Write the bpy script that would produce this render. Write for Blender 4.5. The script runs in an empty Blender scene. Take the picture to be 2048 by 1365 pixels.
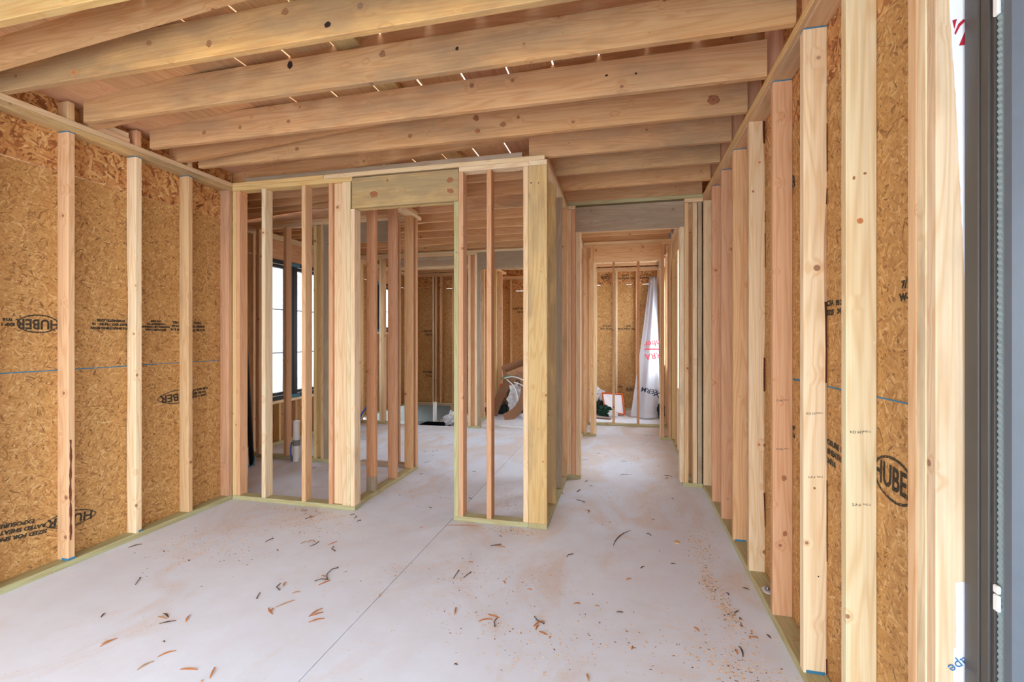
import bpy, bmesh, math, random
from mathutils import Vector, Matrix
R = random.Random(7)
S = bpy.context.scene
COL = S.collection
# ---------------------------------------------------------------- camera
F_PX, VX, HY, EYE = 940.0, 1249.0, 674.0, 1.415
TH = math.atan((VX - 1024) / F_PX)
cd = bpy.data.cameras.new('camera'); cam = bpy.data.objects.new('camera', cd); COL.objects.link(cam)
cd.sensor_fit = 'HORIZONTAL'; cd.sensor_width = 36.0; cd.lens = F_PX / 2048 * 36
cd.shift_y = -(682.5 - HY) / 2048
cd.clip_start = 0.02
cam.location = (0, 0, EYE); cam.rotation_euler = (math.pi / 2, 0, TH)
S.camera = cam
# ---------------------------------------------------------------- sky, light, exposure
W = bpy.data.worlds.new('overcast_sky'); S.world = W; W.use_nodes = True
nt = W.node_tree; nt.nodes.clear()
bg = nt.nodes.new('ShaderNodeBackground'); wo = nt.nodes.new('ShaderNodeOutputWorld')
bg.inputs[0].default_value = (0.78, 0.905, 1.03, 1); bg.inputs[1].default_value = 10.0
nt.links.new(bg.outputs[0], wo.inputs[0])
S.view_settings.view_transform = 'Standard'; S.view_settings.look = 'None'
S.view_settings.exposure = 0.09; S.view_settings.gamma = 1.0; S.view_settings.use_curve_mapping = False
S.cycles.max_bounces = 14; S.cycles.diffuse_bounces = 10; S.cycles.glossy_bounces = 4
S.cycles.transparent_max_bounces = 12; S.cycles.caustics_reflective = False; S.cycles.caustics_refractive = False
S.cycles.use_denoising = True; S.cycles.sample_clamp_indirect = 12.0
S.cycles.use_fast_gi = False
def portal(x, y, z, sx, sy, rot):
    l = bpy.data.lights.new('sky_portal', 'AREA'); l.shape = 'RECTANGLE'; l.size = sx; l.size_y = sy
    l.cycles.is_portal = True
    o = bpy.data.objects.new('sky_portal', l); o.location = (x, y, z); o.rotation_euler = rot; COL.objects.link(o)
P2 = math.pi / 2
portal(-1.3, -2.0, 1.35, 4.0, 2.6, (P2, 0, 0))           # open front of the room, behind the camera
portal(0.92, 0.2, 1.35, 2.0, 2.2, (0, P2, 0))            # window by the camera
portal(0.92, 5.58, 1.62, 1.64, .84, (0, P2, 0))             # unseen hall side window, added to bring in daylight
portal(-4.62, 6.08, 1.5, 1.9, 2.1, (0, -P2, 0))          # left window
portal(-4.62, 8.1, 1.97, 0.95, 0.8, (0, -P2, 0))         # small left window
portal(-1.33, 10.4, 1.25, .74, 2.3, (-P2, 0, 0))  # hidden back room window, added for its daylight
portal(0.92, 8.4, 1.5, 1.5, 1.2, (0, P2, 0))
# ---------------------------------------------------------------- node helpers
class NG:
    def __init__(s, name):
        s.m = bpy.data.materials.new(name); s.m.use_nodes = True
        s.t = s.m.node_tree; s.t.nodes.clear()
        s.out = s.t.nodes.new('ShaderNodeOutputMaterial')
        s.b = s.t.nodes.new('ShaderNodeBsdfPrincipled'); s.t.links.new(s.b.outputs[0], s.out.inputs[0])
    def n(s, typ, **kw):
        n = s.t.nodes.new(typ)
        for k, v in kw.items():
            if isinstance(k, str) and hasattr(n, k): setattr(n, k, v)
        return n
    def l(s, a, b): s.t.links.new(a, b)
    def setin(s, n, i, v):
        if hasattr(v, 'is_output') or isinstance(v, bpy.types.NodeSocket): s.l(v, n.inputs[i])
        else: n.inputs[i].default_value = v
    def math(s, op, a, b=0.0, c=0.0, clamp=False):
        n = s.n('ShaderNodeMath', operation=op, use_clamp=clamp)
        s.setin(n, 0, a); s.setin(n, 1, b)
        if op in ('MULTIPLY_ADD', 'SMOOTH_MIN', 'WRAP'): s.setin(n, 2, c)
        return n.outputs[0]
    def vmath(s, op, a, b=(0, 0, 0)):
        n = s.n('ShaderNodeVectorMath', operation=op); s.setin(n, 0, a)
        if op == 'SCALE': s.setin(n, 3, b)
        else: s.setin(n, 1, b)
        return n.outputs[0]
    def mix(s, f, a, b, bt='MIX'):
        n = s.n('ShaderNodeMix', data_type='RGBA', blend_type=bt)
        s.setin(n, 0, f); s.setin(n, 6, a); s.setin(n, 7, b); return n.outputs[2]
    def noise(s, v, scale, detail=2.0, rough=0.5, dist=0.0):
        n = s.n('ShaderNodeTexNoise'); s.setin(n, 'Vector', v); s.setin(n, 'Scale', scale)
        n.inputs['Detail'].default_value = detail; n.inputs['Roughness'].default_value = rough
        n.inputs['Distortion'].default_value = dist; return n.outputs[0]
    def ramp(s, f, stops):
        n = s.n('ShaderNodeValToRGB'); cr = n.color_ramp
        while len(cr.elements) < len(stops): cr.elements.new(0.5)
        for e, (p, c) in zip(cr.elements, stops):
            e.position = p; e.color = (c, c, c, 1) if isinstance(c, (int, float)) else (*c, 1)
        s.setin(n, 0, f); return n.outputs[0]
    def bump(s, h, dist, strength=1.0):
        n = s.n('ShaderNodeBump'); s.setin(n, 'Height', h); n.inputs['Distance'].default_value = dist
        n.inputs['Strength'].default_value = strength; s.l(n.outputs[0], s.b.inputs['Normal'])
def lin(r, g, b):
    f = lambda c: (c / 255 / 12.92) if c / 255 <= .04045 else ((c / 255 + .055) / 1.055) ** 2.4
    return (f(r), f(g), f(b))
def wood(name, ax):
    """lumber: grain along axis ax; object colour = tint, its alpha = weathering"""
    g = NG(name); tc = g.n('ShaderNodeTexCoord'); oi = g.n('ShaderNodeObjectInfo')
    off = g.math('MULTIPLY', oi.outputs['Random'], 37.0)
    p = g.vmath('ADD', tc.outputs['Object'], off)
    sc = [9.0, 9.0, 9.0]; sc[ax] = 0.55
    st = g.vmath('MULTIPLY', p, tuple(sc))
    vo = g.n('ShaderNodeTexVoronoi'); g.setin(vo, 'Vector', p); vo.inputs['Scale'].default_value = 8.0
    dist = vo.outputs['Distance']
    sep = g.n('ShaderNodeSeparateColor'); g.l(vo.outputs['Color'], sep.inputs[0])
    kr = g.math('MULTIPLY_ADD', g.math('POWER', sep.outputs[0], 2.0), 0.12, 0.012)
    kn = g.math('DIVIDE', dist, kr)                         # <1 inside the knot
    around = g.math('SUBTRACT', 1.0, g.math('DIVIDE', kn, 3.5), clamp=True)
    n1 = g.noise(st, 1.0, 2.5, 0.45, 0.3)
    ph = g.math('MULTIPLY_ADD', around, 0.10, n1)
    ringf = g.math('MULTIPLY_ADD', oi.outputs['Random'], 40.0, 70.0)
    ring = g.math('MULTIPLY_ADD', g.math('SINE', g.math('MULTIPLY', ph, ringf)), 0.5, 0.5)
    ring = g.math('POWER', ring, 2.2)
    sf = [160.0, 160.0, 160.0]; sf[ax] = 3.0
    fib = g.noise(g.vmath('MULTIPLY', p, tuple(sf)), 1.0, 2.0)
    broad = g.noise(st, 0.45, 2.0)
    base = oi.outputs['Color']
    hs = g.n('ShaderNodeHueSaturation'); g.l(base, hs.inputs['Color'])
    rv = g.math('FRACT', g.math('MULTIPLY', oi.outputs['Random'], 91.7))
    g.setin(hs, 'Value', g.math('MULTIPLY_ADD', rv, 0.16, 0.87))
    c = hs.outputs[0]
    c = g.mix(g.math('MULTIPLY', ring, 0.52), c, g.mix(1.0, c, (0.82, 0.66, 0.50, 1), 'MULTIPLY'))
    c = g.mix(g.ramp(broad, [(0.42, 0.0), (0.68, 0.55)]), c, g.mix(1.0, c, (0.93, 0.82, 0.70, 1), 'MULTIPLY'))
    fv = g.ramp(fib, [(0.25, 0.90), (0.75, 1.06)])
    c = g.mix(1.0, c, fv, 'MULTIPLY')
    # knots
    kf = g.math('SUBTRACT', 1.0, g.math('SMOOTH_MIN', kn, 1.0, 0.2), clamp=True)
    kf = g.ramp(kf, [(0.0, 0.0), (0.10, 0.55), (0.35, 0.9), (1.0, 0.75)])
    halo = g.ramp(kn, [(0.0, 0.5), (0.5, 0.5), (1.0, 0.0)])
    c = g.mix(g.math('MULTIPLY', around, 0.28), c, g.mix(1.0, c, (0.86, 0.60, 0.40, 1), 'MULTIPLY'))
    c = g.mix(kf, c, (0.24, 0.10, 0.05, 1))
    # weathering: grey-blue stains in patches, driven by the object's alpha
    sw = [5.0, 5.0, 5.0]; sw[ax] = 1.4
    wn = g.noise(g.vmath('MULTIPLY', p, tuple(sw)), 1.0, 5.0, 0.62)
    wa = g.math('SUBTRACT', 1.0, oi.outputs['Alpha'])
    wf = g.math('MULTIPLY_ADD', wa, 0.45, wn)
    wf = g.ramp(wf, [(0.62, 0.0), (0.86, 0.85)])
    wf = g.math('MULTIPLY', wf, g.math('MINIMUM', g.math('MULTIPLY', wa, 3.0), 1.0))
    c = g.mix(wf, c, g.mix(1.0, g.mix(0.55, c, (0.42, 0.34, 0.25, 1)), (0.68, 0.64, 0.58, 1), 'MULTIPLY'))
    g.l(c, g.b.inputs['Base Color'])
    g.b.inputs['Roughness'].default_value = 0.72
    g.b.inputs['Specular IOR Level'].default_value = 0.25
    g.bump(g.math('MULTIPLY_ADD', ring, -0.4, fib), 0.0006, 0.5)
    return g.m
WD = [wood('lumber_grain_x', 0), wood('lumber_grain_y', 1), wood('lumber_grain_z', 2)]
def osb(name, plane, coarse=False):
    g = NG(name); tc = g.n('ShaderNodeTexCoord'); oi = g.n('ShaderNodeObjectInfo')
    sp = g.n('ShaderNodeSeparateXYZ'); g.l(tc.outputs['Object'], sp.inputs[0])
    cb = g.n('ShaderNodeCombineXYZ'); g.l(sp.outputs[1 if plane == 'yz' else 0], cb.inputs[0]); g.l(sp.outputs[2], cb.inputs[1])
    off = g.math('MULTIPLY', oi.outputs['Random'], 53.0)
    p = g.vmath('ADD', cb.outputs[0], off)
    warp = g.noise(p, 14.0, 2.0); p2 = g.vmath('ADD', p, g.vmath('SCALE', g.vmath('SUBTRACT', g.n('ShaderNodeTexNoise').outputs[1], (0.5, 0.5, 0.5)), 0.0))
    col = h = None
    k = (0.38 if coarse else 0.68)
    angs = [0.15, 1.15, 2.3, -0.5, 0.6, 1.9]
    for i, a in enumerate(angs):
        mp = g.n('ShaderNodeMapping'); g.setin(mp, 'Vector', p)
        mp.inputs['Rotation'].default_value = (0, 0, a)
        mp.inputs['Location'].default_value = (i * 3.3, i * 1.7, 0)
        mp.inputs['Scale'].default_value = (1, 1, 1)
        sc = g.vmath('MULTIPLY', mp.outputs[0], (36 * k * (1 + .2 * i % .7), 190 * k, 1))
        # gentle bend so that strands are not ruler straight
        bn = g.noise(p, 22 * k, 1.0)
        sc = g.vmath('ADD', sc, g.math('MULTIPLY', bn, 2.2))
        vo = g.n('ShaderNodeTexVoronoi', voronoi_dimensions='2D'); g.setin(vo, 'Vector', sc); vo.inputs['Scale'].default_value = 1.0
        s3 = g.n('ShaderNodeSeparateColor'); g.l(vo.outputs['Color'], s3.inputs[0])
        if col is None: col, h = s3.outputs[0], s3.outputs[1]
        else:
            f = g.math('GREATER_THAN', s3.outputs[1], h)
            mx = g.n('ShaderNodeMix', data_type='FLOAT'); g.l(f, mx.inputs[0]); g.l(col, mx.inputs[2]); g.l(s3.outputs[0], mx.inputs[3])
            col = mx.outputs[0]; h = g.math('MAXIMUM', h, s3.outputs[1])
    if coarse:
        c = g.ramp(col, [(0.0, lin(120, 68, 38)), (0.16, lin(160, 98, 56)), (0.4, lin(196, 138, 84)), (0.75, lin(212, 160, 100)), (1.0, lin(232, 194, 140))])
    else:
        c = g.ramp(col, [(0.0, lin(108, 72, 38)), (0.10, lin(165, 118, 68)), (0.4, lin(192, 146, 88)), (0.8, lin(206, 162, 102)), (1.0, lin(228, 194, 140))])
    soft = g.noise(p, 3.2, 3.0)
    c = g.mix(0.25 if not coarse else 0.12, c, lin(190, 144, 88) + (1,))
    c = g.mix(1.0, c, (0.92, 0.88, 0.82, 1), 'MULTIPLY')
    c = g.mix(g.ramp(soft, [(0.35, 0.0), (0.7, 0.5)]), c, g.mix(1.0, c, (0.88, 0.80, 0.74, 1), 'MULTIPLY'))
    # dark flecks
    fl = g.noise(g.vmath('MULTIPLY', p, (90 * k, 150 * k, 1)), 1.0, 2.0, 0.6)
    c = g.mix(g.ramp(fl, [(0.28, 0.75), (0.36, 0.0)]), c, lin(70, 42, 24) + (1,))
    g.l(c, g.b.inputs['Base Color']); g.b.inputs['Roughness'].default_value = 0.6
    g.b.inputs['Specular IOR Level'].default_value = 0.35
    g.bump(col, 0.0012, 0.5)
    return g.m
OSB_YZ, OSB_XZ = osb('strand_board_side', 'yz'), osb('strand_board_end', 'xz')
OSB_C = osb('strand_board_coarse', 'yz', True); OSB_CX = osb('strand_board_coarse_end', 'xz', True)
def concrete():
    g = NG('dusty_concrete'); gm = g.n('ShaderNodeNewGeometry'); p = gm.outputs['Position']
    c = g.mix(g.noise(p, 1.3, 5.0, 0.6), lin(206, 213, 224) + (1,), lin(230, 237, 248) + (1,))
    c = g.mix(g.ramp(g.noise(p, 5.5, 6.0, 0.65), [(0.4, 0.0), (0.75, 0.55)]), c, lin(212, 212, 216) + (1,))
    sp = g.n('ShaderNodeSeparateXYZ'); g.l(p, sp.inputs[0])
    # sawdust: swept drifts, thicker deeper in the house and along the walls
    d1 = g.noise(g.vmath('MULTIPLY', p, (1.2, 0.8, 1)), 1.4, 6.0, 0.62, 1.2)
    far = g.math('MULTIPLY', g.math('SUBTRACT', sp.outputs[1], 2.0, clamp=False), 0.035)
    far = g.math('MINIMUM', g.math('MAXIMUM', far, -0.02), 0.13)
    hall = g.math('MULTIPLY', g.math('GREATER_THAN', sp.outputs[0], -0.62), 0.02)
    dr = g.math('ADD', g.math('ADD', d1, far), hall)
    m1 = g.ramp(dr, [(0.55, 0.0), (0.72, 0.62)])
    gr = g.ramp(g.noise(p, 95.0, 3.0, 0.7), [(0.32, 0.25), (0.6, 1.0)])
    m1 = g.math('MULTIPLY', m1, gr)
    c = g.mix(m1, c, lin(208, 180, 152) + (1,))
    spk = g.noise(p, 60.0, 2.0, 0.5)
    sm = g.math('MULTIPLY', g.ramp(spk, [(0.70, 0.0), (0.74, 0.7)]), g.ramp(dr, [(0.45, 0.0), (0.6, 1.0)]))
    c = g.mix(sm, c, lin(170, 118, 84) + (1,))
    g.l(c, g.b.inputs['Base Color'])
    g.b.inputs['Roughness'].default_value = 0.62; g.b.inputs['Specular IOR Level'].default_value = 0.3
    g.bump(g.noise(p, 40.0, 4.0, 0.6), 0.001, 0.25)
    return g.m
CONC = concrete()
def plain(name, c, rough=0.6, metal=0.0, nz=0.06, scale=30.0, spec=0.4):
    g = NG(name); tc = g.n('ShaderNodeTexCoord')
    n = g.noise(tc.outputs['Object'], scale, 3.0)
    cc = g.mix(n, tuple(max(0, x * (1 - nz * 2)) for x in c) + (1,), tuple(min(1, x * (1 + nz)) for x in c) + (1,))
    g.l(cc, g.b.inputs['Base Color']); g.b.inputs['Roughness'].default_value = rough
    g.b.inputs['Metallic'].default_value = metal; g.b.inputs['Specular IOR Level'].default_value = spec
    return g.m
INK = plain('black_ink', lin(52, 46, 36), 0.8, nz=0.3, scale=200)
def speckled_ink():
    g = NG('worn_black_ink'); tc = g.n('ShaderNodeTexCoord')
    g.b.inputs['Base Color'].default_value = lin(50, 44, 34) + (1,); g.b.inputs['Roughness'].default_value = 0.8
    n = g.noise(tc.outputs['Object'], 160.0, 2.0)
    g.l(g.ramp(n, [(0.40, 0.25), (0.5, 1.0)]), g.b.inputs['Alpha'])
    return g.m
WINK = speckled_ink()
BLUE_CHALK = plain('blue_chalk', lin(58, 118, 150), 0.9)
RED_INK = plain('red_ink', lin(176, 30, 46), 0.6)
BLUE_INK = plain('blue_ink', lin(60, 110, 160), 0.6)
NAVY_INK = plain('dark_ink', lin(60, 62, 84), 0.6)
STEEL = plain('galvanised_steel', lin(150, 155, 160), 0.4, 0.9)
NAIL = plain('rusty_nail', lin(96, 72, 60), 0.6, 0.5)
SHAVE = plain('fresh_shaving', lin(226, 158, 92), 0.8, nz=0.15)
SHAVE_P = plain('pale_shaving', lin(222, 184, 140), 0.8, nz=0.15)
SHAVE_D = plain('bark_sliver', lin(120, 82, 58), 0.85, nz=0.2)
FRAME_D = plain('dark_bronze_frame', lin(66, 62, 58), 0.38, spec=0.5)
FRAME_G = plain('grey_painted_frame', lin(92, 100, 108), 0.35, spec=0.5)
FRAME_B = plain('black_frame', lin(40, 44, 48), 0.4)
WRAP = plain('white_house_wrap', lin(232, 232, 238), 0.45, nz=0.03, scale=8)
PVC = plain('white_plastic_pipe', lin(230, 228, 222), 0.35, nz=0.02)
TAPE = plain('grey_tape', lin(130, 128, 126), 0.4)
BLUE_PL = plain('blue_plastic', lin(50, 100, 190), 0.4)
TEAL_PL = plain('teal_shim', lin(70, 130, 150), 0.5)
BLACK_PL = plain('black_plastic', lin(14, 15, 16), 0.3)
CARD = plain('cardboard', lin(178, 134, 100), 0.8, nz=0.08, scale=12)
CARD_D = plain('dark_cardboard', lin(128, 92, 68), 0.85, nz=0.12, scale=12)
ORANGE = plain('orange_paint', lin(226, 100, 40), 0.5)
WHITE_B = plain('white_board', lin(226, 222, 226), 0.5, nz=0.03)
GREEN_PL = plain('green_hose', lin(60, 140, 104), 0.45)
DARKCL = plain('dark_fabric', lin(44, 52, 46), 0.9, nz=0.4, scale=9)
RUBBLE = plain('mortar_rubble', lin(186, 176, 168), 0.95, nz=0.2, scale=60)
def film():
    g = NG('clear_plastic_film'); tc = g.n('ShaderNodeTexCoord')
    g.b.inputs['Base Color'].default_value = (0.82, 0.82, 0.84, 1); g.b.inputs['Roughness'].default_value = 0.18
    g.l(g.ramp(g.noise(tc.outputs['Object'], 14, 3), [(0.3, 0.35), (0.7, 0.85)]), g.b.inputs['Alpha'])
    return g.m
FILM = film()
def glass():
    g = NG('window_glass'); g.b.inputs['Base Color'].default_value = (1, 1, 1, 1)
    tr = g.n('ShaderNodeBsdfTransparent'); gl = g.n('ShaderNodeBsdfGlossy'); gl.inputs['Roughness'].default_value = 0.02
    fr = g.n('ShaderNodeFresnel'); fr.inputs[0].default_value = 1.45
    mx = g.n('ShaderNodeMixShader'); g.l(g.math('MULTIPLY', fr.outputs[0], 0.8), mx.inputs[0]); g.l(tr.outputs[0], mx.inputs[1]); g.l(gl.outputs[0], mx.inputs[2])
    g.l(mx.outputs[0], g.out.inputs[0]); return g.m
GLASS = glass()
# ---------------------------------------------------------------- object helpers
def tag(o, label=None, cat=None, group=None, kind=None):
    if label: o['label'] = label
    if cat: o['category'] = cat
    if group: o['group'] = group
    if kind: o['kind'] = kind
    return o
def empty(name, loc=(0, 0, 0), kind=None):
    o = bpy.data.objects.new(name, None); o.location = loc; COL.objects.link(o); o.empty_display_size = 0.1
    if kind: o['kind'] = kind
    return o
def link(name, me, mat=None, parent=None, loc=(0, 0, 0), rot=None):
    o = bpy.data.objects.new(name, me); COL.objects.link(o)
    if mat is not None and not me.materials: me.materials.append(mat)
    o.location = loc
    if rot: o.rotation_euler = rot
    if parent is not None:
        o.parent = parent; o.location = Vector(loc) - parent_origin(parent)
    return o
def parent_origin(p):
    v = Vector((0, 0, 0))
    while p is not None: v += p.location; p = p.parent
    return v
BOX = {}
def box_mesh(dx, dy, dz, mat, bev):
    key = (round(dx, 4), round(dy, 4), round(dz, 4), mat.name, bev)
    if key in BOX: return BOX[key]
    bm = bmesh.new(); bmesh.ops.create_cube(bm, size=1.0)
    bmesh.ops.scale(bm, vec=(dx, dy, dz), verts=bm.verts)
    if bev and min(dx, dy, dz) > bev * 2.5:
        bmesh.ops.bevel(bm, geom=bm.edges[:], offset=bev, segments=1, affect='EDGES', profile=0.5)
    me = bpy.data.meshes.new('box'); bm.to_mesh(me); bm.free(); me.materials.append(mat); BOX[key] = me
    return me
def box(parent, name, x, y, z, mat, bev=0.0, rot=None):
    me = box_mesh(x[1] - x[0], y[1] - y[0], z[1] - z[0], mat, bev)
    return link(name, me, None, parent, ((x[0] + x[1]) / 2, (y[0] + y[1]) / 2, (z[0] + z[1]) / 2), rot)
# lumber tints
FIR = lin(222, 182, 138); FIR2 = lin(214, 172, 126); PINE = lin(230, 202, 162); PALE = lin(235, 212, 174)
GOLD = lin(222, 190, 132); GREY = lin(182, 164, 142); TREAT = lin(186, 180, 138); RED = lin(216, 167, 128)
PAL = [FIR, FIR, FIR2, PINE, PALE, FIR, GOLD]
def jitter(c, a=0.05):
    k = 1 + R.uniform(-a, a); return tuple(min(1, x * k * (1 + R.uniform(-a / 2, a / 2))) for x in c)
def tint(o, c, wth=0.0):
    c = jitter(c); o.color = (c[0], c[1], c[2], 1 - wth)
def lum(parent, name, x, y, z, c=None, wth=0.0, ax=None):
    d = (x[1] - x[0], y[1] - y[0], z[1] - z[0])
    if ax is None: ax = d.index(max(d))
    o = box(parent, name, x, y, z, WD[ax], 0.0025)
    tint(o, c if c is not None else R.choice(PAL), wth)
    return o
def waney(parent, x, y, z, c, wth, side, seed):
    """vertical stud whose one arris runs in and out (wane); side = (sx, sy) corner"""
    r = random.Random(seed); n = 40; bm = bmesh.new(); rings = []
    for i in range(n + 1):
        t = i / n; w = 0.0045 + 0.010 * max(0, math.sin(t * 9 + seed) + 0.6 * math.sin(t * 23 + 2 * seed) + 0.3) * .6 + r.uniform(0, .0012)
        cx, cy = (x[0] + x[1]) / 2, (y[0] + y[1]) / 2; hx, hy = (x[1] - x[0]) / 2, (y[1] - y[0]) / 2
        pts = []
        for (sx, sy) in ((-1, -1), (1, -1), (1, 1), (-1, 1)):
            if (sx, sy) == side:
                a = (sx * (hx - w * 1.0), sy * hy); b = (sx * hx, sy * (hy - w * 0.8))
                pts += [a, b] if (sx * sy < 0) else [b, a]
            else: pts.append((sx * hx, sy * hy))
        rings.append([bm.verts.new((px, py, (t - 0.5) * (z[1] - z[0]))) for px, py in pts])
    ci = [(-1, -1), (1, -1), (1, 1), (-1, 1)].index(side)
    for i, (a, b) in enumerate(zip(rings, rings[1:])):
        m = len(a)
        for j in range(m):
            f = bm.faces.new((a[j], a[(j + 1) % m], b[(j + 1) % m], b[j]))
            if j == ci and math.sin(i * .55 + seed) + .5 * math.sin(i * 1.7 + seed) > .25: f.material_index = 1
    bm.faces.new(rings[0][::-1]); bm.faces.new(rings[-1])
    bmesh.ops.recalc_face_normals(bm, faces=bm.faces)
    me = bpy.data.meshes.new('waney_stud'); bm.to_mesh(me); bm.free(); me.materials.append(WD[2]); me.materials.append(BARK)
    o = link('stud', me, None, parent, ((x[0] + x[1]) / 2, (y[0] + y[1]) / 2, (z[0] + z[1]) / 2)); tint(o, c, wth); return o
BARK = plain('red_brown_bark', lin(118, 62, 40), .9, nz=.35, scale=70)
def poly_xz(parent, name, pts, y0, y1, mat):
    """prism: polygon in XZ extruded along Y, local origin at its centre"""
    cx = sum(p[0] for p in pts) / len(pts); cz = sum(p[1] for p in pts) / len(pts); cy = (y0 + y1) / 2
    bm = bmesh.new()
    a = [bm.verts.new((p[0] - cx, y0 - cy, p[1] - cz)) for p in pts]; b = [bm.verts.new((p[0] - cx, y1 - cy, p[1] - cz)) for p in pts]
    bm.faces.new(a); bm.faces.new(b[::-1]); n = len(pts)
    for i in range(n): bm.faces.new((a[i], b[i], b[(i + 1) % n], a[(i + 1) % n]))
    bmesh.ops.recalc_face_normals(bm, faces=bm.faces)
    me = bpy.data.meshes.new(name); bm.to_mesh(me); bm.free(); me.materials.append(mat)
    return link(name, me, None, parent, (cx, cy, cz))
def tube_mesh(pts, rad, seg=10, closed_ends=True):
    bm = bmesh.new(); rings = []; pts = [Vector(p) for p in pts]
    rads = rad if isinstance(rad, (list, tuple)) else [rad] * len(pts)
    for i, p in enumerate(pts):
        d = (pts[min(i + 1, len(pts) - 1)] - pts[max(i - 1, 0)]).normalized()
        u = d.cross(Vector((0, 0, 1)));
        if u.length < 1e-3: u = Vector((1, 0, 0))
        u.normalize(); v = d.cross(u)
        rings.append([bm.verts.new(p + (u * math.cos(2 * math.pi * k / seg) + v * math.sin(2 * math.pi * k / seg)) * rads[i]) for k in range(seg)])
    for a, b in zip(rings, rings[1:]):
        for j in range(seg): bm.faces.new((a[j], a[(j + 1) % seg], b[(j + 1) % seg], b[j]))
    if closed_ends: bm.faces.new(rings[0][::-1]); bm.faces.new(rings[-1])
    bmesh.ops.recalc_face_normals(bm, faces=bm.faces)
    for f in bm.faces: f.smooth = len(f.verts) == 4
    me = bpy.data.meshes.new('tube'); bm.to_mesh(me); bm.free(); return me
def smooth_path(pts, n=8):
    out = []; P = [Vector(p) for p in pts]; P = [P[0]] + P + [P[-1]]
    for i in range(1, len(P) - 2):
        for k in range(n):
            t = k / n; a, b, c, d = P[i - 1], P[i], P[i + 1], P[i + 2]
            out.append(0.5 * ((2 * b) + (c - a) * t + (2 * a - 5 * b + 4 * c - d) * t * t + (3 * b - a - 3 * c + d) * t ** 3))
    out.append(P[-2]); return out
def bent_panel(verts, faces, thick, mat, name, parent=None, loc=(0, 0, 0)):
    bm = bmesh.new(); vs = [bm.verts.new(v) for v in verts]
    for f in faces: bm.faces.new([vs[i] for i in f])
    bmesh.ops.recalc_face_normals(bm, faces=bm.faces)
    bmesh.ops.solidify(bm, geom=bm.faces[:], thickness=thick)
    me = bpy.data.meshes.new(name); bm.to_mesh(me); bm.free(); return link(name, me, mat, parent, loc)
# writing -------------------------------------------------------------
TXT = {}
def text_mesh(s, size, mat, shear=0.0, bold=0.0, sx=1.0):
    k = (s, size, mat.name, shear, bold, sx)
    if k in TXT: return TXT[k]
    cu = bpy.data.curves.new('t', 'FONT'); cu.body = s; cu.size = size; cu.align_x = 'CENTER'; cu.align_y = 'CENTER'
    cu.extrude = 0.0002; cu.shear = shear; cu.offset = bold; cu.resolution_u = 3
    o = bpy.data.objects.new('t', cu); COL.objects.link(o)
    bpy.context.view_layer.update()
    me = bpy.data.meshes.new_from_object(o.evaluated_get(bpy.context.evaluated_depsgraph_get()))
    bpy.data.objects.remove(o); 
    for v in me.vertices: v.co.x *= sx
    me.materials.clear(); me.materials.append(mat); TXT[k] = me; return me
ORI = {'+x': (P2, 0, P2), '-x': (P2, 0, -P2), '-y': (P2, 0, 0)}
def place(parent, name, me, loc, face, spin=0.0, mat=None):
    o = link(name, me, mat, parent, loc)
    nrm = {'+x': Vector((1, 0, 0)), '-x': Vector((-1, 0, 0)), '-y': Vector((0, -1, 0))}[face]
    base = Matrix([[0, 0, 0]] * 3)
    from mathutils import Euler
    q = Matrix.Rotation(spin, 3, nrm) @ Euler(ORI[face]).to_matrix()
    o.rotation_euler = q.to_euler(); return o
def write(parent, s, size, loc, face, spin=0.0, mat=None, sx=1.0, bold=0.0, name='printed_text', shear=0.0):
    return place(parent, name, text_mesh(s, size, mat or WINK, shear, bold, sx), loc, face, spin)
def ring_mesh(a, b, w, pointed=False, n=40):
    bm = bmesh.new(); o1 = []; o2 = []
    for i in range(n):
        t = 2 * math.pi * i / n; cx = math.cos(t); sy = math.sin(t)
        if pointed: sy = math.copysign(abs(sy) ** 1.6, sy)
        o1.append(bm.verts.new((a * cx, b * sy, 0.0))); o2.append(bm.verts.new(((a - w) * cx, (b - w) * sy, 0.0)))
    for i in range(n): bm.faces.new((o1[i], o1[(i + 1) % n], o2[(i + 1) % n], o2[i]))
    me = bpy.data.meshes.new('ring'); bm.to_mesh(me); bm.free(); me.materials.append(WINK); return me
# ================================================================ FLOOR
floor = empty('floor', kind='structure')
JX = -1.30
def slab(x0, x1, y0, y1): return box(floor, 'slab', (x0, x1), (y0, y1), (-0.16, 0.0), CONC)
slab(JX + 0.0025, 3.4, -6.0, 12.0)
slab(-3.6, JX - 0.0025, -6.0, 6.99)
slab(-5.4, -3.6, -6.0, 6.99)
slab(-2.55, JX - 0.0025, 6.99, 12.0)
slab(-5.4, -2.55, 9.05, 12.0)
TRENCH = plain('raw_grey_concrete', lin(112, 114, 110), 0.9, nz=0.12, scale=6)
box(floor, 'joint_bed', (JX - 0.02, JX + 0.02), (-6, 12), (-0.2, -0.012), TRENCH)
box(floor, 'trench_bed', (-5.4, -2.5), (6.9, 9.1), (-0.42, -0.34), TRENCH)
box(floor, 'trench_side', (-5.4, -2.55), (9.04, 9.05), (-0.34, -0.001), TRENCH)
box(floor, 'trench_side', (-2.56, -2.55), (6.99, 9.04), (-0.34, -0.001), TRENCH)
ground = empty('ground', kind='structure')
GR = plain('pale_bare_ground', lin(196, 186, 170), 0.95, nz=0.12, scale=0.6)
box(ground, 'earth', (-40, 40), (-40, 40), (-0.62, -0.5), GR)
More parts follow.
